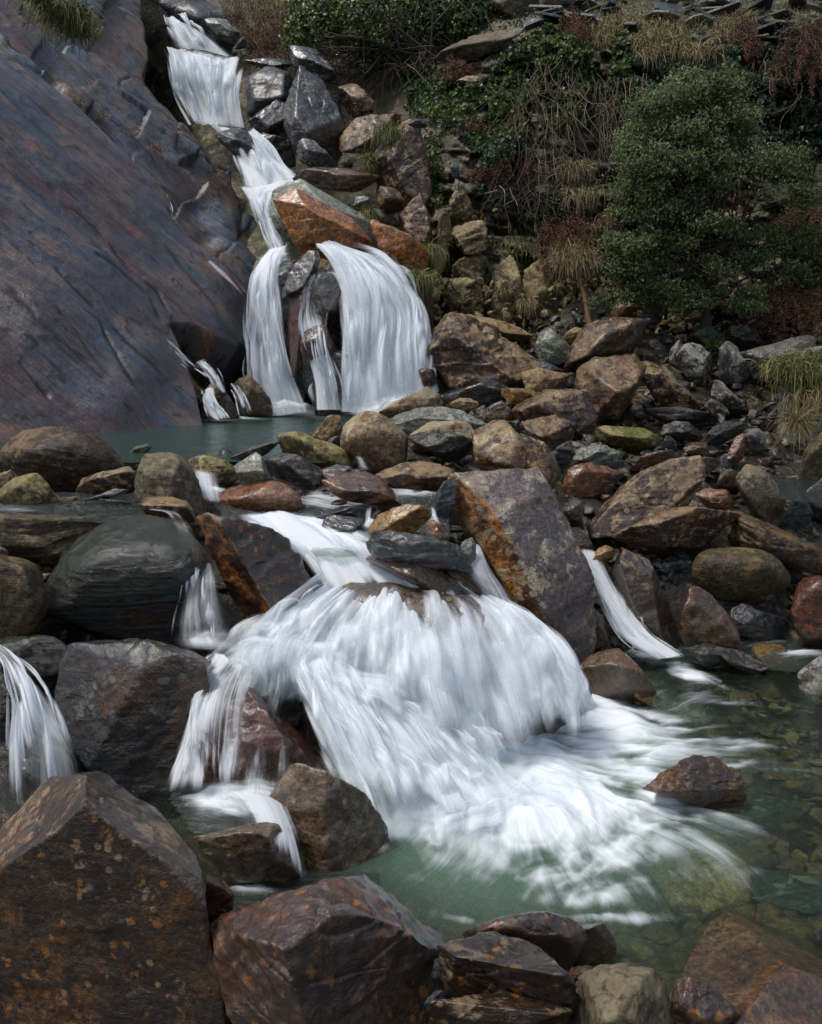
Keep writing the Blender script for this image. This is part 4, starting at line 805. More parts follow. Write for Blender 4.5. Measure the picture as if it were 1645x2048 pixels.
# ------------------------------------------------------------------ water
def silk_mat(name, fu=62, fv=1.0, col=(.87, .92, .97), soft=.66, amax=.92):
    N = NT(name); uv = N.n('UVMap', uv_map='flow'); de = N.n('Attribute', attribute_name='dens').outputs['Fac']
    c1 = N.vmap(uv.outputs[0], (fu, fv, 1)); c2 = N.vmap(uv.outputs[0], (fu * 3.6, fv * 1.7, 1)); c3 = N.vmap(uv.outputs[0], (fu * .22, fv * .9, 1))
    c4 = N.vmap(uv.outputs[0], (fu * .06, fv * 2.2, 1))
    n = N.math('ADD', N.math('ADD', N.math('MULTIPLY', N.noise(c1, 1, 3, .6, .25), .19), N.math('MULTIPLY', N.noise(c2, 1, 2, .5), .10)), N.math('ADD', N.math('MULTIPLY', N.noise(c3, 1, 3, .5, .6), .30), N.math('MULTIPLY', N.noise(c4, 1, 4, .6, .8), .41)))
    n = N.ramp(n, .33, .66)
    a = N.math('MULTIPLY', N.ramp(N.math('ADD', n, N.math('MULTIPLY', de, 1.2)), .92 - soft, .92 + soft + .2), N.math('MULTIPLY', N.ramp(de, .02, .42), amax))
    h = N.math('MULTIPLY', N.noise(c1, 1, 3, .6), 1.0)
    bp = N.n('Bump', {'Strength': .22, 'Distance': .012, 'Height': h})
    d = N.n('BsdfDiffuse', {'Color': col, 'Normal': bp.outputs[0]}); tl = N.n('BsdfTranslucent', {'Color': col, 'Normal': bp.outputs[0]})
    w = N.n('MixShader', {0: .28, 1: d.outputs[0], 2: tl.outputs[0]})
    gl = N.n('BsdfGlossy', {'Color': (.9, .95, 1), 'Roughness': .35, 'Normal': bp.outputs[0]})
    tr = N.n('BsdfTransparent', {'Color': (.985, .99, .99)}); clear = N.n('MixShader', {0: N.math('MULTIPLY', N.ramp(de, .05, .5), .03), 1: tr.outputs[0], 2: gl.outputs[0]})
    m = N.n('MixShader', {0: a, 1: clear.outputs[0], 2: w.outputs[0]}); N.t.links.new(m.outputs[0], N.out.inputs[0]); return N.m
M['silk'] = silk_mat('silky_white_water'); M['froth'] = silk_mat('frothing_white_water', 9, 5, soft=.62, amax=.85); M['silk2'] = silk_mat('veil_water', 60, 1.0, soft=.26, amax=.9)
def pool_mat(name, tint, milk, milkc, fx=2.0, fy=7.0, rip=.5, rot=0.0):
    """clear tinted water with suspended green milkiness and white foam where attribute foam is high"""
    N = NT(name); tc = N.n('TexCoord'); fo = N.n('Attribute', attribute_name='foam').outputs['Fac']
    co = tc.outputs['Object']; uv = N.n('UVMap', uv_map='flow').outputs[0]
    st = N.vmap(uv, (fx, fy, 1)); n1 = N.noise(st, 1.5, 8, .6, .6); n2 = N.noise(co, 9, 6, .6, .8)
    h = N.math('ADD', n1, N.math('MULTIPLY', n2, .4))
    bp = N.n('Bump', {'Strength': rip, 'Distance': .06, 'Height': h})
    fr = N.n('Fresnel', {'IOR': 1.33, 'Normal': bp.outputs[0]}).outputs[0]
    gl = N.n('BsdfGlossy', {'Color': (1, 1, 1), 'Roughness': .12, 'Normal': bp.outputs[0]})
    tr = N.n('BsdfTransparent', {'Color': tint}); mk = N.n('BsdfDiffuse', {'Color': milkc})
    mk_ = N.ramp(N.n('Attribute', attribute_name='milk').outputs['Fac'], 0, 1, milk[0], milk[1])
    body = N.n('MixShader', {0: mk_, 1: tr.outputs[0], 2: mk.outputs[0]})
    wat = N.n('MixShader', {0: fr, 1: body.outputs[0], 2: gl.outputs[0]})
    bf = N.n('Bump', {'Strength': .35, 'Distance': .04, 'Height': n1})
    white = N.n('BsdfDiffuse', {'Color': (.72, .78, .82), 'Normal': bf.outputs[0]})
    f = N.math('ADD', fo, N.math('MULTIPLY', N.math('SUBTRACT', n1, .5), .9)); f = N.ramp(f, .10, 1.15)
    m = N.n('MixShader', {0: f, 1: wat.outputs[0], 2: white.outputs[0]}); N.t.links.new(m.outputs[0], N.out.inputs[0]); return N.m
M['pool'] = pool_mat('clear_pool_water', (.72, .83, .66), (.05, .60), (.12, .20, .145))
M['upool'] = pool_mat('green_pool_water', (.42, .58, .50), (.4, .7), (.06, .125, .10), 1.2, 16, .3)
M['run'] = pool_mat('stream_water', (.68, .76, .72), (.12, .5), (.12, .16, .15), 3, 22, .6)

def ribbon(name, guides, label=None, mat='silk', nu=60, nv=90, lift=.0, dens=1.0, edge=.28, seed=0, rough=.03, freq=7, vscale=1.0, fade=(0.05, .10), layers=1, endn=1.0, patches=0, pl=.10, kind='structure', cat=None, group=None):
    """guides: streamlines side by side, each a list of (px, py, D[, density])"""
    G = []
    for g in guides:
        g = [tuple(q) + ((1.0,) if len(q) == 3 else ()) for q in g]
        pts = np.array([[*P(a, b, D), w] for a, b, D, w in g]); G.append(catmull(pts, nv))
    G = np.array(G)                                     # k, nv, 4
    S = np.stack([catmull(G[:, j], nu) for j in range(nv)], 0)   # nv, nu, 4
    Pn, Dn = S[..., :3], np.clip(S[..., 3], 0, 1.2)
    du = np.gradient(Pn, axis=1); dv = np.gradient(Pn, axis=0); nr = np.cross(du, dv); nr /= np.linalg.norm(nr, axis=2, keepdims=True) + 1e-9
    view = Pn - np.array([0, 0, CAMZ]); fl = np.sign((nr * view).sum(2)); nr = -nr * np.where(fl == 0, 1, fl)[..., None]
    width = np.linalg.norm(du, axis=2).sum(1).mean(); length = np.linalg.norm(dv, axis=2).sum(0).mean()
    uu, vv = np.meshgrid(np.linspace(0, 1, nu), np.linspace(0, 1, nv)); VV, FF, UU, DD, nV = [], [], [], [], 0
    for L in range(layers):
        q = np.stack([uu.ravel() * width * freq + 13 * L + seed, vv.ravel() * length * .8 + seed, np.full(uu.size, L * 3.3)], 1)
        d = (fbm(q, 4, seed + L) * rough + fbm(q * np.array([.25, .5, 1]), 2, seed + 50 + L) * rough * 1.6).reshape(uu.shape)
        X = Pn + nr * (d + lift + L * .035)[..., None]
        e = sstep(0, edge, uu) * sstep(0, edge, 1 - uu) * sstep(0, fade[0] + 1e-6, vv) * sstep(0, fade[1] + 1e-6, 1 - vv)
        nz = fbm(q * np.array([1.0, .6, 1]), 3, seed + 77 + L).reshape(uu.shape); n2 = fbm(q * np.array([.22, .5, 1]), 3, seed + 88 + L).reshape(uu.shape)
        e = sstep(0, edge * 1.3, uu + nz * .16 - .01) * sstep(0, edge * 1.3, 1 - uu + nz * .16 - .01) * sstep(0, fade[0] + 1e-6, vv) * sstep(0, fade[1] * (1 + 1.8 * endn), 1 - vv + nz * .34 * endn + .02)
        de = Dn * dens * e * (1 - .22 * L) + n2 * .75 * e
        k_ = (4.7 / float(Pn[..., 1].mean())) ** .8; tq = np.stack([uu.ravel() * width * 2.2 + L, vv.ravel() * length * 1.2, np.full(uu.size, seed * 1.3)], 1); tw = fbm(tq, 3, seed + 99 + L) * .07
        uv = np.stack([(uu.ravel() * width + tw) * k_ + seed * 1.7 + L * 5.1, vv.ravel() * length * vscale * k_ + seed], 1)
        VV.append(X.reshape(-1, 3)); FF.append(grid_faces(nv, nu) + nV); UU.append(uv); DD.append(de.ravel()); nV += nu * nv
    # separate tongues of water leaping off the sheet at different heights
    rgp = np.random.default_rng(7000 + seed)
    for kp in range(patches):
        wu = rgp.uniform(.05, .16); lv = rgp.uniform(.28, .65); u0 = rgp.uniform(-.02, 1.02 - wu); v0 = rgp.uniform(0, 1.0 - lv * .8); a_, b_ = 16, 30
        su = np.clip((u0 + wu * np.linspace(0, 1, a_)), 0, 1) * (nu - 1.001); sv = np.clip(v0 + lv * np.linspace(0, 1, b_), 0, 1) * (nv - 1.001)
        iu, iv = su.astype(int), sv.astype(int); fu_, fv_ = (su - iu)[None, :, None], (sv - iv)[:, None, None]
        Sx = np.concatenate([Pn, nr, Dn[..., None]], 2)
        G_ = (Sx[iv][:, iu] * (1 - fu_) + Sx[iv][:, iu + 1] * fu_) * (1 - fv_) + (Sx[iv + 1][:, iu] * (1 - fu_) + Sx[iv + 1][:, iu + 1] * fu_) * fv_
        tu, tv = np.meshgrid(np.linspace(0, 1, a_), np.linspace(0, 1, b_)); am = rgp.uniform(.25, 1.0) * pl
        bulge = am * np.sin(np.pi * np.clip(tv * 1.1, 0, 1)) ** .8 * (.6 + .4 * np.sin(np.pi * tu)); bulge += fbm(np.stack([tu.ravel() * 3, tv.ravel() * 3, np.full(tu.size, kp * 3.7)], 1), 2, seed).reshape(tu.shape) * am * .35
        X = G_[..., :3] + G_[..., 3:6] * (bulge + lift + .01)[..., None]
        e = np.sin(np.pi * tu) * sstep(0, .5, tv + fbm(np.stack([tu.ravel() * 4, tv.ravel() * 2, np.full(tu.size, kp * 1.7)], 1), 2, 5).reshape(tu.shape) * .25) * sstep(0, .5, 1 - tv); de = G_[..., 6] ** .5 * e * rgp.uniform(.55, .95) * dens * 1.1
        k_ = (4.7 / float(Pn[..., 1].mean())) ** .8; uv = np.stack([(u0 + wu * tu.ravel()) * width * k_ * rgp.uniform(.8, 1.3) + kp * 2.1, (v0 + lv * tv.ravel()) * length * k_ + kp], 1)
        VV.append(X.reshape(-1, 3)); FF.append(grid_faces(b_, a_) + nV); UU.append(uv); DD.append(de.ravel()); nV += a_ * b_
    o = mesh_obj(name, np.vstack(VV), np.vstack(FF), M[mat], uv=np.vstack(UU), attrs={'dens': np.concatenate(DD)})
    return tag(o, label, cat, group, kind)

# ---- lower pool
def foam_field(x, y, px, py):
    q = np.stack([x, y, x * 0], 1); w = fbm(q * 1.6, 3, 81) * 60; wx = px + w; wy = py + fbm(q * 1.6, 3, 83) * 45
    f = np.zeros_like(x)
    def blob(cx, cy, rx, ry, a, rot=0.):
        c, s = math.cos(rot), math.sin(rot); dx, dy = wx - cx, wy - cy; X = (dx * c + dy * s) / rx; Y = (-dx * s + dy * c) / ry
        return a * np.exp(-(X * X + Y * Y) ** 1.3)
    for b in [(1300, 1500, 200, 55, .75, .15), (1150, 1690, 260, 60, .6, .15), (880, 1720, 110, 40, .5, .2), (1010, 1560, 250, 105, 1.5, .2), (1180, 1450, 190, 52, 1.35, .05), (860, 1640, 160, 80, 1.1, .3), (1150, 1620, 250, 65, 1.0, .1), (1000, 1690, 270, 50, .62, .25), (1250, 1700, 220, 45, .5, .3),
              (1330, 1330, 120, 14, .7, .35), (1290, 1310, 50, 16, 1.2, .3), (740, 1690, 60, 35, .8, .2), (1330, 1478, 190, 12, .7, .08), (1100, 1770, 280, 22, .42, .15), (1230, 1830, 110, 10, .6, .15),
              (1320, 1590, 90, 26, .9, .2), (1400, 1640, 110, 16, .55, .45), (820, 1770, 50, 20, .3, .2), (900, 1850, 60, 12, .3, 0), (1300, 1770, 200, 18, .4, -.1), (1400, 1400, 170, 16, .28, .1), (1560, 1300, 50, 10, .4, .2)]:
        f = np.maximum(f, blob(*b)) + .12 * blob(*b)
    return f
def pool_sheet():
    xs = np.arange(-1.4, 5.2, .014); ys = np.arange(2.2, 7.4, .014)
    X, Y = np.meshgrid(xs, ys); x, y = X.ravel(), Y.ravel()
    rel = np.stack([x, y, np.full_like(x, -CAMZ)], 1)
    # photo coordinates of each water point, to place the foam around the foot of the cascade
    zc = y * cp + CAMZ * sp; px = CX + FPX * x / zc; py = CY - FPX * (-CAMZ * cp + y * sp) / zc
    f = foam_field(x, y, px, py)
    # flow direction: outwards from the foot of the cascade
    ox, oy = .35, 4.55; r = np.hypot(x - ox, y - oy); th = np.arctan2(y - oy, x - ox)
    q = np.stack([x, y, x * 0], 1); w1, w2 = fbm(q * 1.3, 3, 91), fbm(q * 1.3, 3, 92)
    u = r * 1.0 + w1 * .35; v = th * 1.6 + w2 * .22 + r * .10
    st = np.stack([u * 2.0, v * 9, x * 0], 1); s = fbm(st, 4, 93)
    sw = ridged(np.stack([x * 2.6 + w1 * 2.2, y * 3.8 + w2 * 2.2, x * 0], 1), 3, 96)
    foam = f * .95 + (s * .22 + (sw - .45) * .45 + fbm(np.stack([x * 5 + w1 * 3, y * 8 + w2 * 3, x * 0], 1), 4, 95) * .5) * sstep(.04, .5, f)
    z = .0 + .07 * sstep(.7, 1.5, f) * (1 + 1.2 * fbm(q * 3.2, 3, 94)) + (s * .018 + .03 * sw) * sstep(.2, 1.0, f) + fbm(q * 3, 3, 97) * .008
    okp = ~((px < 560) & (py > 1830)) & (py < 2030); FP = grid_faces(*X.shape); FP = FP[okp[FP].all(1)]
    o = mesh_obj('water', np.stack([x, y, z], 1), FP, M['pool'], uv=np.stack([u, v], 1), attrs={'foam': foam, 'milk': np.clip(np.exp(-(((px - 1010) / 430) ** 2 + ((py - 1600) / 230) ** 2) ** 1.2) * 1.2 + w1 * .25, 0, 1)}, origin=(0, 4, 0))
    tag(o, 'clear green pool with white foam spreading from the cascade', None, None, 'structure')
pool_sheet()
def upper_pool():
    xs = np.arange(-9, .9, .03); ys = np.arange(6.0, 12.6, .03)
    X, Y = np.meshgrid(xs, ys); x, y = X.ravel(), Y.ravel()
    h = 1.5 - CAMZ; zc = y * cp - h * sp; px = CX + FPX * x / zc; py = CY - FPX * (h * cp + y * sp) / zc
    f = np.zeros_like(x)
    for cx_, cy_, rx, ry, a in [(580, 826, 75, 7, 1.3), (700, 828, 90, 8, 1.3), (810, 815, 60, 18, 1.2), (430, 838, 95, 4, .9), (850, 790, 40, 20, .7), (400, 965, 40, 25, .3)]:
        f = np.maximum(f, a * np.exp(-(((px - cx_) / rx) ** 2 + ((py - cy_) / ry) ** 2)))
    q = np.stack([x, y, x * 0], 1); f += fbm(q * np.array([3, 9, 1]), 3, 98) * .3 * sstep(.1, .5, f)
    z = 1.5 + fbm(q * np.array([1.5, 5, 1]), 3, 99) * .010 + .04 * f
    z -= sstep(6.55, 6.1, y) * .25
    okp = (py < 925) & ((px < 660) | (py < 872)) & (px < 905); F = grid_faces(*X.shape); F = F[okp[F].all(1)]
    o = mesh_obj('water', np.stack([x, y, z], 1), F, M['upool'], uv=np.stack([x, y], 1), attrs={'foam': f}, origin=(-3, 9, 1.5))
    tag(o, 'still green upper pool at the foot of the big fall', None, None, 'structure')
upper_pool()
def flat_water(label, poly, z, foamspots, mat='run', zfun=None, uvr=0.0, step=.02):
    poly = [tuple(q) for q in poly]
    c = np.array([PZ(a, b, z if np.isscalar(z) else z[i]) for i, (a, b) in enumerate(poly)])
    zz = np.full(len(poly), z, float) if np.isscalar(z) else np.array(z, float)
    zf = (lambda q: np.full(len(q), zz[0])) if np.ptp(zz) < 1e-6 else rbf_fit(c[:, :2], zz, .05)
    xs = np.arange(c[:, 0].min() - .05, c[:, 0].max() + .05, step); ys = np.arange(c[:, 1].min() - .05, c[:, 1].max() + .05, step)
    X, Y = np.meshgrid(xs, ys); x, y = X.ravel(), Y.ravel(); zv = zf(np.stack([x, y], 1))
    ins = in_poly(x, y, [(a, b) for a, b in c[:, :2]])
    h = zv - CAMZ; zc = y * cp - h * sp; px = CX + FPX * x / zc; py = CY - FPX * (h * cp + y * sp) / zc
    q = np.stack([x, y, x * 0], 1); w = fbm(q * 2.5, 3, 111) * 18; f = np.zeros_like(x)
    for a, b, rx, ry, am in foamspots: f = np.maximum(f, am * np.exp(-(((px + w - a) / rx) ** 2 + ((py + w * .6 - b) / ry) ** 2)))
    cu, su = math.cos(uvr), math.sin(uvr); u = x * cu + y * su + fbm(q * 2, 2, 112) * .08; v = -x * su + y * cu + fbm(q * 2, 2, 113) * .08
    f += fbm(np.stack([u * 4, v * 22, x * 0], 1), 3, 114) * .5 * sstep(.08, .5, f)
    ed, _, _ = seg_dist(x, y, [(a, b) for a, b in c[:, :2]] + [tuple(c[0, :2])]); f *= sstep(.0, .16, ed + fbm(q * 7, 2, 117) * .08)
    zv = zv + fbm(np.stack([u * 3, v * 12, x * 0], 1), 3, 115) * .012 + .02 * f
    F = grid_faces(*X.shape); F = F[ins[F].all(1)]
    o = mesh_obj('water', np.stack([x, y, zv], 1), F, M[mat], uv=np.stack([u, v], 1), attrs={'foam': f}); tag(o, label, None, None, 'structure')
def zat(px, py, D): return float(P(px, py, D)[2])
flat_water('fast shallow water running between the middle boulders', [(380, 960), (560, 990), (720, 930), (760, 960), (900, 985), (905, 1075), (760, 1110), (600, 1120), (470, 1060)],
           [zat(380, 960, 6.3), zat(560, 990, 6.2), zat(720, 930, 6.8), zat(760, 960, 6.5), zat(900, 985, 6.1), zat(905, 1075, 5.5), zat(760, 1110, 5.15), zat(600, 1120, 5.2), zat(470, 1060, 5.5)],
           [(415, 985, 40, 30, 1.2), (720, 940, 25, 28, 1.1), (770, 972, 60, 12, 1.0), (840, 985, 60, 8, .9), (640, 1000, 60, 16, .7), (700, 1010, 90, 12, .6), (560, 1055, 110, 22, 1.1), (650, 1070, 90, 20, .9), (740, 1050, 18, 22, .9), (870, 1040, 14, 22, .8), (620, 1100, 120, 25, 1.1), (520, 1040, 60, 14, .9)], uvr=-.5)
flat_water('dark calm water behind the round left boulder', [(-60, 1020), (120, 985), (280, 985), (300, 1040), (380, 1080), (330, 1050), (150, 1045), (-60, 1045)], zat(200, 1025, 5.4), [(30, 1020, 60, 8, .3)], uvr=0)
flat_water('thin back stream crossing the right boulder field', [(1380, 895), (1420, 900), (1600, 930), (1720, 940), (1720, 1010), (1560, 1000), (1440, 965), (1380, 930)], zat(1500, 950, 8.1) - .10,
           [(1480, 932, 60, 4, .9), (1560, 938, 50, 6, .9), (1400, 900, 15, 12, .8), (1620, 950, 50, 6, .7)], uvr=.1)
flat_water('small dark pool below the right rivulet boulders', [(1160, 1290), (1290, 1280), (1500, 1240), (1720, 1230), (1720, 1350), (1300, 1330)], .03, [(1290, 1300, 60, 14, 1.2), (1520, 1285, 40, 10, .7), (1600, 1310, 60, 8, .6)], uvr=.2)
flat_water('pale shallow pool in front of the tan block at the left foot of the cascade', [(330, 1590), (420, 1560), (600, 1570), (620, 1640), (540, 1660), (380, 1670)], zat(470, 1620, 3.66), [(420, 1600, 90, 30, 1.4), (500, 1620, 80, 20, 1.0)], uvr=-.2)
flat_water('white water pocket behind the bottom boulders', [(400, 1760), (600, 1740), (760, 1740), (760, 1800), (460, 1830)], .02, [(480, 1770, 60, 14, 1.0)], uvr=0)

# ---- the cascades
ribbon('cascade', [[(478, 1042, 5.6), (535, 1090, 5.4), (600, 1145, 5.2), (640, 1215, 5.0)], [(540, 1036, 5.7), (600, 1080, 5.45), (670, 1135, 5.25), (715, 1215, 5.02)],
       [(610, 1042, 5.7), (670, 1085, 5.45), (740, 1130, 5.25), (795, 1205, 5.05)], [(680, 1060, 5.6, .7), (740, 1095, 5.4, .5), (820, 1140, 5.25, .7), (875, 1205, 5.08)],
       [(740, 1085, 5.45, .4), (800, 1115, 5.3, .2), (880, 1160, 5.2, .35), (940, 1210, 5.1, .7)], [(790, 1110, 5.35, .1), (860, 1140, 5.25, .1), (940, 1185, 5.15, .2), (985, 1225, 5.1, .5)]],
       'white chute pouring between the rusty boulder and the black overhanging boulder', layers=2, seed=1, patches=22, edge=.08, nu=110, dens=1.0, rough=.03, lift=.04)
ribbon('cascade', [[(640, 1195, 5.0, 1), (560, 1240, 4.85, 1), (480, 1300, 4.72, 1), (430, 1360, 4.6, .9), (425, 1420, 4.5, .6)],
       [(680, 1190, 5.0, 1), (610, 1250, 4.75, 1), (560, 1300, 4.6, .9), (530, 1345, 4.45, .75), (510, 1400, 4.3, .4)],
       [(720, 1185, 5.02, 1), (670, 1250, 4.72, 1), (640, 1310, 4.55, .8), (620, 1360, 4.4, .8), (625, 1420, 4.25, .7)],
       [(775, 1180, 5.05, 1), (760, 1250, 4.72, .9), (750, 1330, 4.5, .7), (745, 1400, 4.36, .8), (760, 1480, 4.2, 1)],
       [(830, 1182, 5.07, 1), (850, 1250, 4.72, 1), (865, 1340, 4.48, .85), (880, 1430, 4.34, .8), (905, 1520, 4.2, 1)],
       [(890, 1190, 5.08, 1), (930, 1260, 4.78, .75), (960, 1340, 4.55, .7), (985, 1430, 4.42, .65), (1010, 1530, 4.28, 1)],
       [(940, 1200, 5.1, .9), (1010, 1265, 4.85, .9), (1060, 1340, 4.64, .9), (1090, 1420, 4.52, .9), (1105, 1500, 4.42, 1)],
       [(965, 1205, 5.12, .7), (1060, 1262, 4.95, 1), (1125, 1330, 4.76, 1), (1160, 1395, 4.66, 1), (1180, 1450, 4.58, 1)]],
       'broad silky fan of the main white cascade in the centre foreground', layers=2, seed=2, nu=260, nv=140, edge=.05, dens=.62, rough=.13, lift=.05, patches=110, pl=.16)
ribbon('cascade', [[(600, 1395, 4.3, .6), (640, 1470, 4.1, .7), (690, 1570, 3.82, .8), (740, 1690, 3.60, .9)], [(660, 1400, 4.3, .9), (720, 1480, 4.1, .9), (790, 1570, 3.9, 1), (830, 1660, 3.72, 1)],
       [(745, 1410, 4.32, .9), (810, 1480, 4.15, .95), (870, 1560, 4.02, 1), (920, 1640, 3.83, 1)], [(830, 1430, 4.32, .7), (890, 1490, 4.2, .9), (950, 1560, 4.08, 1), (1000, 1620, 3.92, 1)], [(930, 1450, 4.35, .5), (990, 1500, 4.26, .9), (1050, 1550, 4.15, 1), (1090, 1590, 4.06, .9)]],
       'lower tier of the main cascade falling into the foaming pool', layers=2, seed=3, patches=45, pl=.13, nu=170, nv=90, dens=.62, edge=.1, lift=.04, rough=.04)
ribbon('cascade', [[(440, 1330, 4.5, .8), (420, 1400, 4.2, .8), (390, 1480, 4.0, .55), (355, 1585, 3.9, .7)], [(470, 1360, 4.35, .6), (445, 1420, 4.05, .55), (430, 1500, 3.92, .3), (415, 1590, 3.8, .75)],
       [(520, 1370, 4.25, .4), (500, 1420, 3.98, .3), (490, 1500, 3.85, .3), (480, 1600, 3.74, .6)], [(580, 1375, 4.2, .45), (585, 1430, 3.95, .2), (590, 1500, 3.8, .1), (600, 1600, 3.62, .3)], [(620, 1385, 4.2, .6), (650, 1450, 3.92, .5), (690, 1560, 3.7, .4), (720, 1660, 3.5, .6)]],
       'thin transparent veil over the red brown rock', mat='silk2', seed=4, patches=14, pl=.06, nu=130, nv=90, dens=.85, edge=.05, lift=.12, rough=.03)
ribbon('cascade', [[(405, 1600, 3.68, .9), (450, 1625, 3.5, .8), (470, 1680, 3.3, .25), (475, 1770, 3.22, .1)], [(500, 1590, 3.68, 1), (530, 1625, 3.48, 1), (555, 1690, 3.3, .8), (575, 1775, 3.2, .5)], [(560, 1600, 3.66, .4), (580, 1640, 3.5, .4), (600, 1700, 3.34, .2), (615, 1770, 3.24, .1)]],
       'small spill curling over the pale tan block', mat='silk2', seed=5, nu=60, nv=60, lift=.03, rough=.015)
ribbon('cascade', [[(388, 1128, 4.88, .5), (372, 1170, 4.72, .5), (352, 1230, 4.62, .45), (338, 1282, 4.56, .4)], [(405, 1125, 4.85, .9), (400, 1165, 4.7, .85), (395, 1225, 4.6, .8), (390, 1285, 4.55, .8)], [(422, 1130, 4.85, 1), (440, 1170, 4.7, .95), (455, 1225, 4.62, .9), (472, 1280, 4.56, .9)]],
       'white curtain dropping off the right side of the black mossy boulder', mat='silk', seed=6, patches=10, pl=.05, nu=80, nv=60, dens=.8, lift=.03, rough=.02)
ribbon('cascade', [[(285, 1035, 5.1, 0), (330, 1045, 4.9, .1), (365, 1085, 4.8, .15), (390, 1135, 4.78, .3)], [(320, 1030, 5.1, 0), (375, 1045, 4.9, .15), (410, 1085, 4.8, .2), (428, 1140, 4.76, .4)]], 'glassy film of water bending over the mossy boulder', mat='silk2', seed=7, nu=30, nv=40, lift=.05, rough=.01)
ribbon('cascade', [[(-40, 1280, 4.2, .8), (0, 1330, 4.0, .8), (30, 1400, 3.85, .6), (20, 1500, 3.75, .5), (15, 1620, 3.7, .5)], [(-30, 1270, 4.2, .9), (25, 1330, 4.0, .9), (60, 1395, 3.85, 1), (90, 1490, 3.75, .75), (100, 1610, 3.7, .7)], [(-20, 1262, 4.2, .7), (45, 1335, 4.0, .6), (100, 1400, 3.9, .7), (160, 1490, 3.78, .55), (200, 1600, 3.75, .45)]],
       'fan shaped thin waterfall at the left edge', mat='silk', seed=8, patches=26, pl=.05, nu=90, nv=80, dens=1.1, lift=.02, rough=.02)
ribbon('cascade', [[(918, 1085, 5.3, .8), (925, 1130, 5.15, .8), (950, 1180, 5.1, .8), (965, 1225, 5.02, .7)], [(950, 1090, 5.3, .9), (965, 1135, 5.15, .9), (990, 1180, 5.1, .8), (1010, 1220, 5.05, .8)], [(958, 1105, 5.3, .4), (985, 1150, 5.2, .5), (1020, 1195, 5.15, .5), (1045, 1235, 5.1, .6)]],
       'small white spill below the grey green slate chip', seed=9, nu=50, nv=50, lift=.02, rough=.015)
ribbon('cascade', [[(1030, 1225, 5.1, .3), (1070, 1262, 5.0, .6), (1110, 1300, 4.9, .7), (1150, 1370, 4.8, .8)], [(1060, 1215, 5.15, .1), (1100, 1262, 5.05, .3), (1140, 1300, 4.95, .4), (1175, 1360, 4.85, .5)]], 'thin side spill along the foot of the great tilted slab', mat='silk2', seed=10, nu=30, nv=40)
ribbon('cascade', [[(1150, 1098, 6.45, .8), (1175, 1160, 6.3, .7), (1200, 1230, 6.1, .8), (1240, 1290, 5.95, .8), (1300, 1335, 5.8, .9)], [(1175, 1100, 6.45, .9), (1200, 1165, 6.3, .9), (1235, 1230, 6.12, 1), (1275, 1280, 5.98, 1), (1340, 1325, 5.85, 1)], [(1205, 1120, 6.45, .2), (1225, 1180, 6.35, .2), (1255, 1240, 6.15, .5), (1300, 1278, 6.0, .8), (1370, 1318, 5.88, .9)]],
       'narrow white rivulet running down beside the upright purple slab', seed=11, patches=30, pl=.06, nu=70, nv=90, dens=.64, lift=.05, rough=.05)
ribbon('cascade', [[(1150, 1012, 6.8, .6), (1160, 1050, 6.6, .6), (1165, 1110, 6.5, .8)], [(1168, 1012, 6.8, .8), (1172, 1050, 6.6, .9), (1195, 1110, 6.5, .9)]], 'thread of water falling at the left end of the great diagonal boulder', mat='silk2', seed=12, fade=(.25, .12), edge=.5, nu=24, nv=40, lift=.04, rough=.01)
ribbon('cascade', [[(700, 918, 6.9, .6), (705, 945, 6.6, .8), (700, 965, 6.45, .9)], [(728, 915, 6.9, 1), (745, 945, 6.6, 1), (770, 968, 6.45, 1)]], 'small central spill between the pale boulder and the yellow green one', seed=13, fade=(.25, .12), edge=.5, nu=30, nv=30, lift=.06, rough=.01)
ribbon('cascade', [[(380, 955, 6.2, .9), (390, 985, 6.0, 1), (410, 1015, 5.9, .8)], [(440, 950, 6.2, .7), (450, 975, 6.0, .9), (455, 1010, 5.9, .6)]], 'foaming spill left of the orange boulder', seed=14, fade=(.25, .12), edge=.5, nu=30, nv=30, lift=.08)
ribbon('cascade', [[(856, 1015, 5.7, .5), (862, 1045, 5.5, .7), (868, 1068, 5.4, .5)], [(872, 1015, 5.7, .9), (882, 1045, 5.5, .9), (900, 1072, 5.4, .8)]], 'tiny spill between the blue slate tooth and the ochre rock', seed=15, fade=(.25, .12), edge=.5, nu=20, nv=24, lift=.05)
ribbon('cascade', [[(728, 1020, 5.6, .7), (728, 1050, 5.45, .9), (722, 1075, 5.35, .8)], [(755, 1015, 5.6, .8), (750, 1045, 5.45, .9), (745, 1075, 5.35, .8)]], 'tiny spill left of the yellow ochre rock', seed=16, fade=(.25, .12), edge=.5, nu=20, nv=24, lift=.05)
def froth(label, rows, seed, amp=.07, name='foam'):
    ribbon(name, rows, label, mat='froth', seed=seed, nu=90, nv=60, dens=.72, edge=.45, rough=amp * 1.3, freq=5, lift=.03, fade=(.4, .16), layers=2)
ribbon('cascade', [[(560, 1330, 4.4, .8), (590, 1400, 4.2, .8), (620, 1480, 4.0, .7), (660, 1580, 3.8, .7)], [(620, 1330, 4.4, 1), (655, 1400, 4.2, .9), (700, 1480, 4.02, .9), (750, 1590, 3.82, .9)], [(680, 1335, 4.42, .8), (730, 1400, 4.24, .8), (780, 1480, 4.08, .8), (840, 1590, 3.9, .8)]],
       'white tongue joining the upper fan to the lower tier beside the red brown rock', layers=2, seed=17, patches=26, pl=.1, nu=90, nv=80, dens=.72, edge=.3, lift=.06, rough=.06)
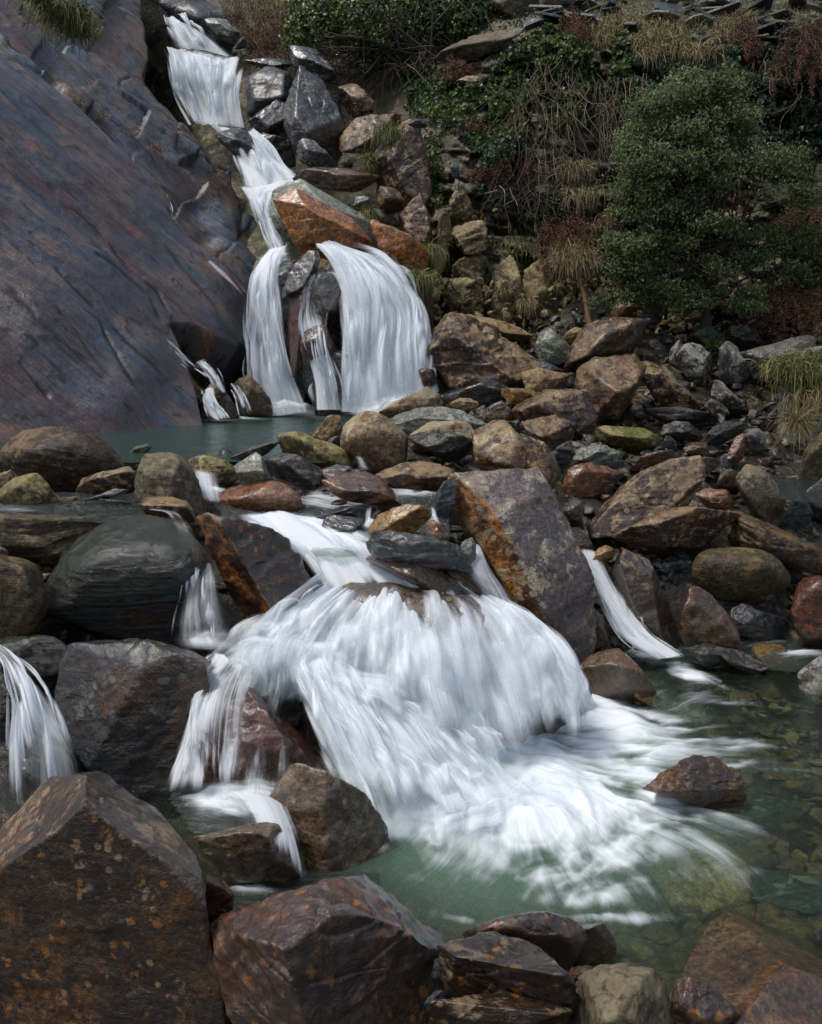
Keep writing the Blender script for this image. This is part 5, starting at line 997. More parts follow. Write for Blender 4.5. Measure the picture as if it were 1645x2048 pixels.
froth('boiling white water where the main cascade lands behind the red brown rock', [[(430, 1262, 4.72), (425, 1310, 4.62), (420, 1370, 4.5)], [(520, 1275, 4.72), (520, 1320, 4.55), (520, 1370, 4.38)], [(640, 1290, 4.68), (650, 1340, 4.48), (650, 1400, 4.28)], [(760, 1330, 4.62), (760, 1370, 4.42), (770, 1440, 4.22)]], 61)
froth('white foam ridge across the middle of the main cascade', [[(560, 1350, 4.42, .3), (570, 1385, 4.3, .6), (580, 1420, 4.2, .3)], [(680, 1360, 4.4, .6), (690, 1400, 4.28, .9), (700, 1440, 4.16, .5)], [(800, 1380, 4.4, .6), (810, 1420, 4.28, .9), (820, 1470, 4.16, .5)], [(940, 1430, 4.38, .5), (950, 1470, 4.26, .9), (960, 1520, 4.16, .5)]], 62)
froth('white foam heap at the left foot of the thin veil', [[(330, 1570, 3.95), (335, 1600, 3.82), (345, 1640, 3.72)], [(430, 1565, 3.92), (440, 1600, 3.76), (450, 1640, 3.62)], [(540, 1575, 3.85), (550, 1610, 3.7), (560, 1650, 3.56, .6)], [(620, 1590, 3.8, .2), (625, 1620, 3.66, .3), (630, 1650, 3.56, .1)]], 63, .05)
froth('white foam under the curtain beside the black mossy boulder', [[(330, 1262, 4.62, .2), (335, 1290, 4.56, .4), (350, 1300, 4.52, .1)], [(400, 1258, 4.6, .8), (405, 1285, 4.5, 1), (425, 1310, 4.45, .6)], [(480, 1250, 4.68), (490, 1285, 4.58), (500, 1330, 4.5)]], 64, .05)
froth('foam boiling at the foot of the left arm of the big fall', [[(500, 812, 11.2, .5), (498, 830, 11.0, .8), (495, 842, 10.6, .4)], [(580, 805, 11.1), (580, 828, 10.9), (580, 843, 10.4)], [(660, 812, 11.0, .5), (660, 830, 10.8, .8), (660, 843, 10.4, .5)]], 65, .06)
froth('foam boiling at the foot of the right arm of the big fall', [[(660, 812, 10.9, .5), (660, 830, 10.75, .8), (660, 843, 10.4, .5)], [(740, 800, 10.75), (740, 825, 10.6), (740, 842, 10.3)], [(820, 785, 10.7), (820, 810, 10.6), (820, 832, 10.3)], [(890, 765, 10.7, .5), (890, 790, 10.6, .7), (890, 815, 10.4, .3)]], 66, .06)
froth('foam along the foot of the lower tier of the main cascade', [[(700, 1650, 3.74, .6), (700, 1690, 3.62, .8), (690, 1740, 3.45, .4)], [(800, 1610, 3.86), (810, 1660, 3.72), (820, 1720, 3.52)], [(930, 1570, 4.0), (950, 1625, 3.86), (970, 1690, 3.62)], [(1050, 1520, 4.2), (1080, 1580, 4.04), (1110, 1650, 3.78)], [(1170, 1430, 4.6), (1200, 1480, 4.42), (1240, 1550, 4.12)]], 67, .07)
froth('foam on the lip of the topmost fall', [[(335, 92, 16.95, .7), (335, 108, 16.8, .8), (340, 135, 16.6, .4)], [(420, 100, 16.9, .6), (420, 122, 16.7, .9), (420, 145, 16.5, .5)], [(500, 115, 16.9, .4), (500, 130, 16.7, .8), (500, 150, 16.5, .4)]], 71, .06)
froth('foam on the ledge below the second step of the tall fall', [[(470, 365, 14.5, .5), (475, 385, 14.1, .8), (485, 410, 13.8, .5)], [(530, 360, 14.4), (535, 385, 14.0), (535, 410, 13.7, .8)], [(615, 360, 14.4, .6), (600, 378, 14.0), (575, 400, 13.7, .7)]], 72, .08)
froth('foam on the ledge above the left arm of the big fall', [[(520, 505, 12.9, .4), (505, 545, 12.2, .8), (505, 580, 11.9, .5)], [(565, 495, 12.7), (550, 530, 12.1), (540, 570, 11.8)], [(605, 490, 12.6, .5), (595, 515, 12.1, .8), (580, 560, 11.8, .6)]], 73, .08)
# big fall, from top to bottom
ribbon('waterfall', [[(326, 38, 17.6, .8), (330, 70, 17.3, .9), (340, 105, 17.0, .9)], [(345, 38, 17.6, 1), (375, 70, 17.2, 1), (400, 105, 17.0, .8)], [(350, 50, 17.6, .3), (420, 80, 17.2, .35), (490, 130, 16.9, .6)]], 'topmost chute of the tall waterfall', endn=.12, fade=(.02, .03), seed=21, patches=14, pl=.2, nu=50, nv=50, dens=.95, lift=.08)
ribbon('waterfall', [[(322, 100, 17.0, .6), (342, 150, 16.5, .7), (352, 200, 16.4, .6), (380, 255, 16.2, .7)], [(350, 108, 17.0, 1), (368, 150, 16.5, .9), (385, 200, 16.4, .7), (405, 255, 16.2, .9)], [(390, 120, 17.0, 1), (405, 160, 16.5, .9), (415, 205, 16.4, .6), (425, 258, 16.2, .9)],
        [(440, 135, 16.9, 1), (440, 165, 16.5, .85), (440, 205, 16.4, .8), (445, 260, 16.2, .9)], [(502, 126, 16.8, 1), (490, 160, 16.4, 1), (485, 205, 16.3, .9), (492, 262, 16.2, .9)]], 'wide upper drop of the tall waterfall', endn=.12, fade=(.02, .03), seed=22, patches=40, pl=.2, nu=150, nv=70, dens=.72, layers=2, edge=.06, lift=.1)
ribbon('waterfall', [[(418, 258, 15.6, .8), (450, 290, 15.2, .9), (475, 340, 14.8, .8), (490, 388, 14.4, .8)], [(445, 262, 15.5, .5), (480, 295, 15.1, 1), (510, 340, 14.7, 1), (530, 388, 14.3, 1)], [(500, 275, 15.3, .9), (525, 310, 15.0, 1), (545, 350, 14.6, 1), (570, 385, 14.2, 1)], [(512, 262, 15.3, .7), (550, 300, 15.0, .8), (575, 340, 14.6, .9), (610, 378, 14.2, .8)]],
       'second step of the tall waterfall fanning past the square block', endn=.12, fade=(.02, .03), seed=23, patches=36, pl=.2, nu=120, nv=70, dens=.78, layers=2, edge=.08, lift=.1)
ribbon('waterfall', [[(470, 380, 14.0, .5), (500, 430, 13.5, .7), (530, 490, 13.0, .8), (545, 530, 12.7, 1)], [(510, 385, 14.0, 1), (530, 430, 13.5, 1), (550, 485, 13.0, 1), (560, 530, 12.7, 1)], [(605, 372, 14.0, .9), (560, 405, 13.4, 1), (568, 470, 13.0, 1), (585, 520, 12.7, 1)]],
       'narrow third step of the tall waterfall beside the rusty square slab', endn=.12, fade=(.02, .03), seed=24, patches=20, pl=.2, nu=80, nv=70, dens=.85, layers=2, lift=.1)
ribbon('waterfall', [[(545, 515, 12.5, .8), (515, 555, 11.9, 1), (512, 610, 11.7, .8), (518, 690, 11.6, .5), (512, 760, 11.5, .5), (520, 832, 11.4, .8)], [(565, 510, 12.4, 1), (535, 560, 11.8, 1), (532, 620, 11.6, 1), (545, 700, 11.4, 1), (550, 760, 11.3, 1), (565, 832, 11.2, 1)], [(590, 500, 12.3, 1), (562, 560, 11.8, 1), (572, 610, 11.6, 1), (578, 700, 11.4, 1), (600, 760, 11.3, .95), (632, 825, 11.2, .8)]],
       'left arm of the big fall dropping straight into the upper pool', endn=.12, fade=(.02, .03), seed=25, patches=30, pl=.2, nu=110, nv=120, dens=.8, layers=2, lift=.1, edge=.14)
ribbon('waterfall', [[(638, 505, 11.7, .8), (665, 550, 11.4, .7), (690, 620, 11.2, .8), (690, 720, 11.0, .7), (685, 825, 10.9, .8)], [(642, 503, 11.7, 1), (695, 545, 11.4, 1), (735, 620, 11.1, 1), (738, 720, 10.95, .9), (740, 825, 10.85, 1)],
        [(646, 502, 11.7, 1), (725, 545, 11.5, 1), (775, 620, 11.2, .9), (790, 720, 10.95, .9), (800, 818, 10.85, 1)], [(650, 502, 11.8, 1), (750, 545, 11.6, 1), (810, 620, 11.35, .8), (835, 710, 11.0, .8), (850, 800, 10.85, .9)], [(655, 503, 11.9, 1), (770, 555, 11.8, .7), (830, 630, 11.5, .45), (858, 710, 11.1, .4), (885, 790, 10.85, .4)]],
       'right arm of the big fall spreading like a white dome', endn=.12, fade=(.02, .03), seed=26, patches=80, pl=.2, nu=220, nv=120, dens=.68, layers=2, lift=.12, edge=.05)
ribbon('waterfall', [[(604, 560, 11.2, .5), (606, 620, 11.1, .45), (610, 690, 11.0, .3), (630, 760, 10.9, .4), (635, 820, 10.85, .5)], [(640, 545, 11.2, .4), (625, 620, 11.1, .2), (640, 690, 10.9, .6), (650, 760, 10.85, .4), (655, 820, 10.8, .5)], [(690, 545, 11.2, .6), (680, 620, 11.1, .3), (660, 690, 10.9, .3), (690, 760, 10.85, .5), (700, 820, 10.8, .7)]],
       'broken veils of water over the dark rock between the two arms', mat='silk2', endn=.12, fade=(.02, .03), seed=27, patches=24, pl=.2, nu=90, nv=90, dens=.95, lift=.06)
ribbon('waterfall', [[(778, 725, 10.75, .3), (745, 760, 10.72, .5), (770, 822, 10.7, .9)], [(790, 730, 10.75, .6), (810, 765, 10.72, .6), (860, 812, 10.7, .9)]], 'rebounding splash at the foot of the right arm', mat='silk2', endn=.12, fade=(.02, .03), seed=28, nu=40, nv=40)
for k, (g, lab) in enumerate([
    ([[(300, 672, 11.0, .5), (340, 712, 10.9, .6), (378, 745, 10.85, .5)], [(330, 668, 11.0, .5), (365, 705, 10.9, .7), (410, 740, 10.85, .5)]], 'lacy seep running over the purple hump'),
    ([[(385, 735, 10.9, .4), (420, 760, 10.8, .6), (440, 790, 10.75, .6)], [(420, 712, 10.9, .6), (445, 745, 10.8, .7), (462, 785, 10.75, .6)]], 'lacy seep at the right end of the purple hump'),
    ([[(325, 755, 10.75, .6), (345, 790, 10.7, .7), (375, 838, 10.6, .8)], [(338, 755, 10.75, .5), (362, 790, 10.7, .7), (390, 838, 10.6, .7)]], 'leftmost small side cascade at the pool edge'),
    ([[(405, 780, 10.75, .6), (402, 805, 10.65, .7), (408, 840, 10.55, .8)], [(428, 770, 10.75, .8), (440, 805, 10.65, .8), (468, 842, 10.55, .9)]], 'middle small side cascade at the pool edge'),
    ([[(455, 768, 10.75, .7), (472, 800, 10.65, .8), (480, 838, 10.55, .8)], [(470, 765, 10.75, .6), (495, 795, 10.65, .8), (512, 835, 10.55, .8)]], 'rightmost small side cascade at the pool edge'),
    ([[(408, 520, 12.6, .3), (450, 560, 12.2, .5), (485, 600, 11.9, .6), (505, 670, 11.7, .3)], [(420, 516, 12.6, .5), (465, 555, 12.2, .6), (498, 600, 11.9, .5), (512, 660, 11.7, .2)]], 'thin white seep along the edge of the sloping slab near the fall'),
    ([[(290, 358, 13.6, .3), (320, 400, 13.2, .5), (338, 450, 12.9, .6)], [(298, 354, 13.6, .4), (332, 400, 13.2, .6), (347, 450, 12.9, .4)]], 'thin white seep high on the sloping slab')]):
    # seeps lie on the slab: place them on its surface
    gg = []
    for line in g:
        nl = []
        for a, b, D, w in line:
            if k in (5, 6):
                r = ray(a, b); t = ((A_ + sn * .68 - np.array([0, 0, CAMZ])) @ sn) / (r @ sn); D = float(r[1] * t)
            nl.append((a, b, D - (.12 if k > 4 else .30), w))
        gg.append(nl)
    ribbon('side_cascade' if k < 5 else 'seep', gg, lab, mat='silk2', seed=31 + k, nu=40, nv=50, lift=.03, rough=.05, dens=.9 if k < 5 else .6, edge=.4, patches=(22 if k < 5 else 10), pl=.08)
# ------------------------------------------------------------------ plants
def leafmat(name, ca, cb, cc=None, rough=.4, trans=.2, spec=.5):
    N = NT(name); v = N.n('Attribute', attribute_name='var').outputs['Fac']
    col = N.mix(N.ramp(v, .0, .75), ca, cb)
    if cc: col = N.mix(N.ramp(v, .80, .92), col, cc)
    b = N.n('BsdfPrincipled', {'Base Color': col, 'Roughness': rough}); b.inputs['Specular IOR Level'].default_value = spec
    t = N.n('BsdfTranslucent', {'Color': col}); m = N.n('MixShader', {0: trans, 1: b.outputs[0], 2: t.outputs[0]})
    N.t.links.new(m.outputs[0], N.out.inputs[0]); return N.m
M['ivy'] = leafmat('ivy_leaves', (.022, .045, .018), (.075, .115, .034), (.20, .21, .05), spec=.3)
M['ivy2'] = leafmat('dark_ivy_leaves', (.018, .036, .022), (.045, .080, .040), (.09, .12, .045), spec=.3)
M['shrub'] = leafmat('yellow_green_leaves', (.04, .07, .015), (.11, .15, .03), (.17, .19, .05))
M['tree'] = leafmat('small_grey_green_leaves', (.050, .070, .028), (.135, .170, .070), (.24, .26, .12), rough=.55, spec=.2)
M['straw'] = leafmat('straw_grass', (.10, .075, .03), (.26, .21, .10), (.34, .30, .16), rough=.7, trans=.1)
M['ggrass'] = leafmat('green_yellow_grass', (.05, .07, .015), (.15, .16, .04), (.26, .22, .08), rough=.6, trans=.15)
M['fern'] = leafmat('dead_red_fern', (.040, .016, .008), (.12, .048, .020), (.17, .09, .04), rough=.7, trans=.1)
M['vine'] = leafmat('dry_grey_vines', (.05, .035, .022), (.16, .12, .08), (.24, .20, .14), rough=.8, trans=0)
M['bark'] = leafmat('grey_brown_bark', (.035, .028, .02), (.09, .075, .055), None, rough=.8, trans=0)
M['stalk'] = leafmat('brown_stalk', (.12, .06, .03), (.20, .11, .06), None, rough=.7, trans=0)
def norm(a): return a / (np.linalg.norm(a, axis=-1, keepdims=True) + 1e-9)
def leaves(name, pos, nrm, size, rg, mat, aspect=.8, parent=None, origin=None, jit=.7, var=None):
    n = len(pos); nrm = norm(nrm + rg.normal(size=(n, 3)) * jit)
    a = norm(np.cross(nrm, rg.normal(size=(n, 3)))); 
    a = norm(a + np.array([0, 0, -.6])); b = norm(np.cross(nrm, a)); size = np.broadcast_to(size, (n,))[:, None]
    base = pos - a * size * .5; tip = pos + a * size * .5; l = pos - b * size * .5 * aspect - a * size * .12 + nrm * size * .12; r = pos + b * size * .5 * aspect - a * size * .12 + nrm * size * .12
    V = np.stack([base, l, tip, r], 1).reshape(-1, 3); F = np.arange(4 * n).reshape(n, 4)
    v = rg.random(n) if var is None else var
    return mesh_obj(name, V, F, M[mat], smooth=False, parent=parent, origin=origin, attrs={'var': np.repeat(v, 4)})
def tubes(name, paths, radii, rg, mat, parent=None, origin=None, sides=4):
    """paths: list of (k,3) arrays; radii: list of (r0, r1)"""
    Vs, Fs, vs, n = [], [], [], 0
    for p, (r0, r1) in zip(paths, radii):
        k = len(p); t = norm(np.gradient(p, axis=0)); up = np.where(np.abs(t[:, 2:3]) > .9, np.array([[1., 0, 0]]), np.array([[0, 0, 1.]]))
        a = norm(np.cross(t, up)); b = np.cross(t, a); rr = np.linspace(r0, r1, k)[:, None, None]
        ang = np.linspace(0, 2 * math.pi, sides, endpoint=False)
        ring = p[:, None] + rr * (np.cos(ang)[None, :, None] * a[:, None] + np.sin(ang)[None, :, None] * b[:, None])
        Vs.append(ring.reshape(-1, 3)); i = np.arange(k - 1)[:, None] * sides; j = np.arange(sides)[None]; j2 = (j + 1) % sides
        Fs.append(np.stack([i + j, i + j2, i + sides + j2, i + sides + j], -1).reshape(-1, 4) + n); n += k * sides; vs.append(np.full(k * sides, rg.random()))
    return mesh_obj(name, np.vstack(Vs), np.vstack(Fs), M[mat], parent=parent, origin=origin, attrs={'var': np.concatenate(vs)})
def blades(name, root, d0, length, width, rg, mat, droop=1.0, seg=5, parent=None, origin=None):
    n = len(root); d = norm(d0 + rg.normal(size=(n, 3)) * .25); L = length * rg.uniform(.5, 1.1, n); side = norm(np.cross(d, rg.normal(size=(n, 3))))
    P_ = [root]; cur = d.copy(); p = root.copy()
    for s in range(seg - 1):
        cur = norm(cur + np.array([0, 0, -1]) * droop * .45 * (s + 1) / seg * 1.6 + rg.normal(size=(n, 3)) * .06); p = p + cur * (L / (seg - 1))[:, None]; P_.append(p)
    P_ = np.stack(P_, 1); w = (width * np.linspace(1, .12, seg))[None, :, None] * side[:, None]
    V = np.stack([P_ - w, P_ + w], 2).reshape(-1, 3)
    i = (np.arange(n)[:, None] * seg + np.arange(seg - 1)[None]) * 2; i = i.ravel(); F = np.stack([i, i + 1, i + 3, i + 2], 1)
    return mesh_obj(name, V, F, M[mat], parent=parent, origin=origin, attrs={'var': np.repeat(rg.random(n), seg * 2)})
# sample points on the backdrop surface
bgrid = rbf_fit
BWg = BW; _nx = len(np.arange(80, 2260, 3.6)); _ny = len(np.arange(-250, 850, 3.6))
def wall_pt(px, py):
    i = np.clip(((np.asarray(px) - 80) / 3.6).astype(int), 0, _nx - 1); j = np.clip(((np.asarray(py) + 250) / 3.6).astype(int), 0, _ny - 1)
    return BWg[j * _nx + i]
def sample_poly(poly, n, rg):
    a = np.array(poly, float); out = []
    while len(out) < n:
        x = rg.uniform(a[:, 0].min(), a[:, 0].max(), n * 2); y = rg.uniform(a[:, 1].min(), a[:, 1].max(), n * 2); m = in_poly(x, y, poly)
        out += list(zip(x[m], y[m]))
    return np.array(out[:n])
TOV = np.array([0, -1, .35])
def ivy_patch(label, poly, n, mat, size, seed, thick=.35, clump=.45, name='ivy', cat='ivy', edge=40):
    rg = np.random.default_rng(seed); q = sample_poly(poly, int(n * 1.8), rg)
    # shaggy edge and gaps
    w = fbm(np.stack([q[:, 0] / 60, q[:, 1] / 60, q[:, 0] * 0 + seed], 1), 4, seed); keep = w > -clump * .55
    d, _, _ = seg_dist(q[:, 0], q[:, 1], list(poly) + [poly[0]]); keep &= (d / edge + w * .8 + rg.normal(size=len(q)) * .15) > .12
    q = q[keep][:n]; w = w[keep][:n]; p = wall_pt(q[:, 0], q[:, 1])
    c = fbm(p * 2.2 + seed, 3, seed + 4); p = p + norm(TOV) * (np.maximum(c, -.2)[:, None] * thick + rg.uniform(0, .14, (len(p), 1)))
    var = np.clip(rg.normal(.42, .25, len(p)) + c * .5, 0, 1)
    o = leaves(name, p, np.broadcast_to(TOV, p.shape), size * rg.uniform(.6, 1.25, len(p)), rg, mat, .95, var=var); tag(o, label, cat); return o
ivy_patch('yellowish ivy curtain hanging over the middle of the quarry wall', [(1010, 110), (1090, 62), (1180, 45), (1255, 80), (1270, 200), (1230, 290), (1150, 270), (1060, 300), (980, 330), (900, 260), (900, 200), (980, 160)], 27000, 'ivy', .075, 201)
ivy_patch('dark ivy covering the wall behind and above the tree', [(1250, 80), (1330, 100), (1450, 115), (1540, 80), (1700, 60), (1760, 340), (1640, 330), (1560, 290), (1460, 260), (1320, 260), (1260, 300), (1225, 240)], 19000, 'ivy2', .075, 202)
ivy_patch('small dark ivy patch left of the wall beside the maroon boulder', [(800, 130), (880, 120), (960, 180), (960, 260), (880, 270), (810, 220)], 4500, 'ivy', .07, 203)
ivy_patch('thin ivy trailing down the lower wall under the dry vines', [(940, 300), (1010, 290), (1120, 300), (1180, 400), (1120, 480), (1020, 470), (960, 400)], 2600, 'ivy2', .07, 204, clump=.1)
ivy_patch('ivy and weeds along the edge of the maroon pillar', [(850, 260), (885, 260), (890, 420), (860, 420)], 900, 'ivy', .06, 205, edge=10)
def mound(label, blobs, n, mat, size, seed, name, cat, stems=60):
    """leafy shrub: leaves on the shells of overlapping clumps, dark twigs inside"""
    rg = np.random.default_rng(seed); B = [(P(a, b, D), r) for a, b, D, r in blobs]; base = min((c[0] for c in B), key=lambda c: c[2]).copy()
    root = empty(name, base); tag(root, label, cat)
    ps, ns, vs = [], [], []
    tot = sum(r * r for _, r in B)
    for c, r in B:
        m = int(n * r * r / tot); d = norm(rg.normal(size=(m, 3))); rad = r * (1 + fbm(d * 2.4 + c, 4, seed) * .55) * rg.uniform(.62, 1.05, m) ** .5
        ps.append(c + d * rad[:, None] * np.array([1, .9, .82])); ns.append(d + [0, -.2, .3]); vs.append(np.clip(rg.normal(.4, .22, m) + fbm(d * 3 + c, 3, seed + 2) * .6, 0, 1))
    leaves('foliage', np.vstack(ps), np.vstack(ns), size * rg.uniform(.6, 1.2, sum(map(len, ps))), rg, mat, .8, parent=root, var=np.concatenate(vs))
    paths = []
    for _ in range(stems):
        c, r = B[rg.integers(len(B))]; e = c + norm(rg.normal(size=3)) * r * .9; s = base + rg.normal(size=3) * np.array([.5, .2, .2]); mid = (s + e) / 2 + rg.normal(size=3) * .25
        paths.append(catmull([s, mid, e], 9))
    tubes('stems', paths, [(.016, .005)] * stems, rg, 'bark', parent=root); return root
mound('bright yellow green leafy shrub overhanging the bank at the top centre', [(640, 55, 17.2, .62), (690, 20, 17.2, .7), (740, 45, 17.0, .75), (800, 20, 17.2, .75), (620, 20, 17.5, .5), (745, 85, 16.9, .4), (850, 45, 17.1, .42), (590, 60, 17.4, .3), (700, -40, 17.6, .8), (820, -40, 17.6, .8), (595, 90, 17.2, .25), (780, 95, 16.8, .2)], 12500, 'shrub', .085, 210, 'shrub', 'shrub', 110)
mound('darker green ivy mound right of the bright shrub at the top', [(890, 30, 17.2, .5), (935, 50, 17.1, .45), (960, 20, 17.3, .5), (905, -20, 17.6, .6), (980, -20, 17.6, .5), (985, 55, 17.1, .22)], 7500, 'ivy', .085, 211, 'ivy_mound', 'shrub', 30)

# the small tree
def tree():
    rg = np.random.default_rng(220); D0 = 11.9
    base = P(1418, 640, 12.3); root = empty('tree', base); tag(root, 'dense small leaved tree growing at the foot of the quarry wall', 'tree')
    fork = P(1420, 560, 12.2); f2 = P(1415, 500, 12.15)
    tubes('trunk', [catmull([base + [0, 0, -.2], P(1412, 600, 12.25), fork, f2, P(1425, 420, 12.1)], 14), catmull([P(1408, 600, 12.25), P(1440, 550, 12.1), P(1470, 480, 11.9), P(1500, 400, 11.9)], 12), catmull([P(1412, 590, 12.2), P(1380, 545, 12.2), P(1340, 480, 12.1), P(1320, 420, 12)], 12)],
          [(.075, .03), (.055, .02), (.05, .02)], rg, 'bark', parent=root, sides=8)
    outl = [(1250, 330), (1240, 265), (1285, 205), (1330, 175), (1370, 150), (1405, 132), (1470, 150), (1495, 200), (1520, 240), (1560, 262), (1600, 315), (1625, 370), (1612, 430), (1560, 450), (1520, 480), (1480, 470), (1440, 450), (1400, 470), (1340, 520), (1290, 560), (1235, 540), (1215, 470), (1230, 410), (1225, 370)]
    lower = [(1300, 590, 12), (1250, 560, 12.1), (1395, 600, 11.9), (1500, 520, 11.9), (1560, 500, 12), (1620, 470, 12.1), (1640, 520, 12.1), (1350, 575, 11.8), (1480, 585, 11.8), (1300, 540, 12), (1590, 545, 12), (1440, 545, 11.6), (1240, 600, 12), (1660, 500, 12.2), (1500, 620, 11.7), (1370, 610, 11.7), (1540, 470, 11.9)]
    q = sample_poly(outl, 420, rg); cl = []
    for a, b in q:
        dd = .95 * math.sqrt(max(0, 1 - ((a - 1420) / 215) ** 2 * .8 - ((b - 340) / 250) ** 2 * .6)); D = 12.1 + rg.uniform(-1, .55) * dd
        if fbm(np.array([[a / 70., b / 45., 3.]]), 3, 7)[0] > -.22: cl.append((P(a, b, D), rg.uniform(.08, .21)))
    for a, b, D in lower:
        for _ in range(5): cl.append((P(a + rg.normal() * 22, b + rg.normal() * 14, D + rg.normal() * .15), rg.uniform(.07, .15)))
    ps, ns, vs = [], [], []; cen = P(1420, 360, 12.1)
    for c, r in cl:
        m = int(1500 * r); d = rg.normal(size=(m, 3)) * .55; p = c + d * r * np.array([1.25, 1.25, .75]); ps.append(p); ns.append(norm(c - cen) * .6 + d * .5 + [0, -.3, .6]); b0 = rg.normal(.4, .13); vs.append(np.clip(rg.normal(b0, .2, m), 0, 1))
    leaves('crown', np.vstack(ps), np.vstack(ns), .052 * rg.uniform(.5, 1.3, sum(map(len, ps))), rg, 'tree', .5, parent=root, var=np.concatenate(vs))
    paths, rad = [], []
    for c, r in cl[::2] + [(P(a, b, D), 0) for a, b, D in lower]:
        s = [fork, f2, P(1425, 440, 12.1), P(1470, 480, 12), P(1340, 480, 12.1), P(1412, 590, 12.2)][rg.integers(6)]
        mid = s * .45 + c * .55 + rg.normal(size=3) * .1 - [0, 0, .12]; paths.append(catmull([s, mid, c], 9)); rad.append((.014, .004))
    tubes('branch', paths, rad, rg, 'bark', parent=root)['kind'] = 'stuff'
tree()
mound('low dark green bush at the right edge beside the tree', [(1600, 500, 12.4, .28), (1650, 520, 12.4, .3), (1690, 490, 12.5, .4), (1620, 560, 12.3, .2)], 6500, 'tree', .045, 221, 'bush', 'bush', 20)

def strands(label, poly, n, mat, Lr, seed, name, cat, rad=.006, fan=.5, kind=None):
    rg = np.random.default_rng(seed); q = sample_poly(poly, n, rg); p = wall_pt(q[:, 0], q[:, 1]) + norm(TOV) * rg.uniform(.1, .5, (n, 1)); paths = []
    for k in range(n):
        L = rg.uniform(*Lr); d = norm(np.array([rg.normal() * fan, -.3, -1 + rg.normal() * .15 * fan])); s = p[k]; pts = [s]
        for j in range(4):
            d = norm(d + rg.normal(size=3) * .28 + [0, 0, -.12]); s = s + d * L / 4; pts.append(s)
        paths.append(catmull(pts, 11))
    o = tubes(name, paths, [(rad * rg.uniform(.6, 1.5), rad * .4) for _ in range(n)], rg, mat, sides=3); return tag(o, label, cat, None, kind)
strands('curtain of dry grey vine stems hanging in the middle of the wall', [(1010, 150), (1150, 130), (1160, 300), (1120, 380), (1020, 330), (1000, 220)], 190, 'vine', (.5, 1.7), 230, 'dry_vines', 'dry vines')
strands('thin dry vines hanging over the dark ivy beside the tree', [(1160, 180), (1290, 160), (1290, 280), (1200, 300)], 150, 'vine', (.4, 1.2), 231, 'dry_vines', 'dry vines')
strands('sparse dry stems below the vine curtain', [(960, 330), (1180, 330), (1180, 430), (1000, 430)], 110, 'vine', (.3, .9), 232, 'dry_vines', 'dry vines', fan=1.1)
strands('tangle of bare twigs under the bright shrub at the top', [(620, 90), (700, 100), (860, 80), (900, 120), (800, 170), (690, 170)], 260, 'vine', (.4, 1.0), 233, 'bare_twigs', 'twigs', fan=1.3, rad=.008)
strands('dead brown creeper stems on the right part of the ivy wall', [(1480, 120), (1700, 90), (1700, 230), (1500, 200)], 70, 'vine', (.3, .8), 234, 'dry_vines', 'dry vines')
def fern(label, spots, seed, n=26, L=.7, name='dead_fern'):
    n = int(n * .65)
    rg = np.random.default_rng(seed); root = None; rp, rd = [], []; lp, ln = [], []
    for a, b, D in spots:
        c = P(a, b, D)
        for _ in range(n):
            d = norm(np.array([rg.normal() * .8, -.5 + rg.normal() * .3, rg.uniform(-.3, .5)])); s = c + rg.normal(size=3) * .08; pts = [s]
            for j in range(5):
                d = norm(d + [0, 0, -.55] + rg.normal(size=3) * .1); s = s + d * L * rg.uniform(.7, 1.1) / 5; pts.append(s)
            pp = catmull(pts, 16); rp.append(pp); rd.append((.006, .002))
            t = norm(np.gradient(pp, axis=0)); sd = norm(np.cross(t, [0, -1, .3]))
            for sg in (-1, 1):
                for m in range(3): lp.append(pp + sd * sg * (.02 + .022 * m) * np.linspace(1, .4, 16)[:, None] + rg.normal(size=pp.shape) * .012); ln.append(np.broadcast_to([0, -1., .4], pp.shape))
    base = P(*spots[0]); root = empty(name, base); tag(root, label, 'fern')
    tubes('stems', rp, rd, rg, 'fern', parent=root, sides=3); lp = np.vstack(lp); leaves('fronds', lp, np.vstack(ln), .035 * rg.uniform(.6, 1.3, len(lp)), rg, 'fern', .5, parent=root)
fern('red brown dead bracken hanging at the top right corner of the wall', [(1600, 60, 14.5), (1625, 90, 14.4), (1645, 120, 14.3), (1590, 100, 14.5), (1640, 55, 14.5)], 240, 20, .8)
fern('rusty dead bracken above the long square block at the right edge', [(1545, 590, 12.1), (1580, 600, 12.1), (1620, 610, 12), (1560, 560, 12.2), (1640, 590, 12)], 241, 24, .6)
fern('red bracken heap on the bank at the right edge above the bush', [(1580, 440, 13), (1620, 440, 13), (1650, 450, 13), (1610, 420, 13)], 242, 28, .4)
fern('dark red root curtain hanging in the middle of the wall above the blond tuft', [(1130, 450, 13.3), (1110, 465, 13.3), (1175, 450, 13.4), (1125, 490, 13.2)], 243, 15, .7)
fern('red fern fronds among the slates at the top of the wall', [(1490, 50, 15.6), (1475, 75, 15.4), (1500, 85, 15.3)], 244, 22, .45)
fern('small red fern on the ivy bank left of the vine curtain', [(930, 250, 14.9), (960, 255, 14.9), (900, 130, 15.8), (935, 135, 15.7)], 245, 16, .4)
fern('small red bracken clump on the left of the ivy curtain top', [(1150, 30, 15.6), (1160, 60, 15.3)], 246, 16, .4)
fern('red brown bracken litter on the bank beside the topmost fall', [(500, 55, 17.9), (530, 80, 17.6), (560, 60, 17.8), (480, 30, 18.2), (520, 110, 17.3), (545, 30, 18.2), (590, 110, 17.3)], 247, 16, .5)
fern('red fern tuft hanging left of the blue upright slate', [(985, 330, 14), (975, 345, 14), (1060, 330, 14.2)], 248, 12, .35)
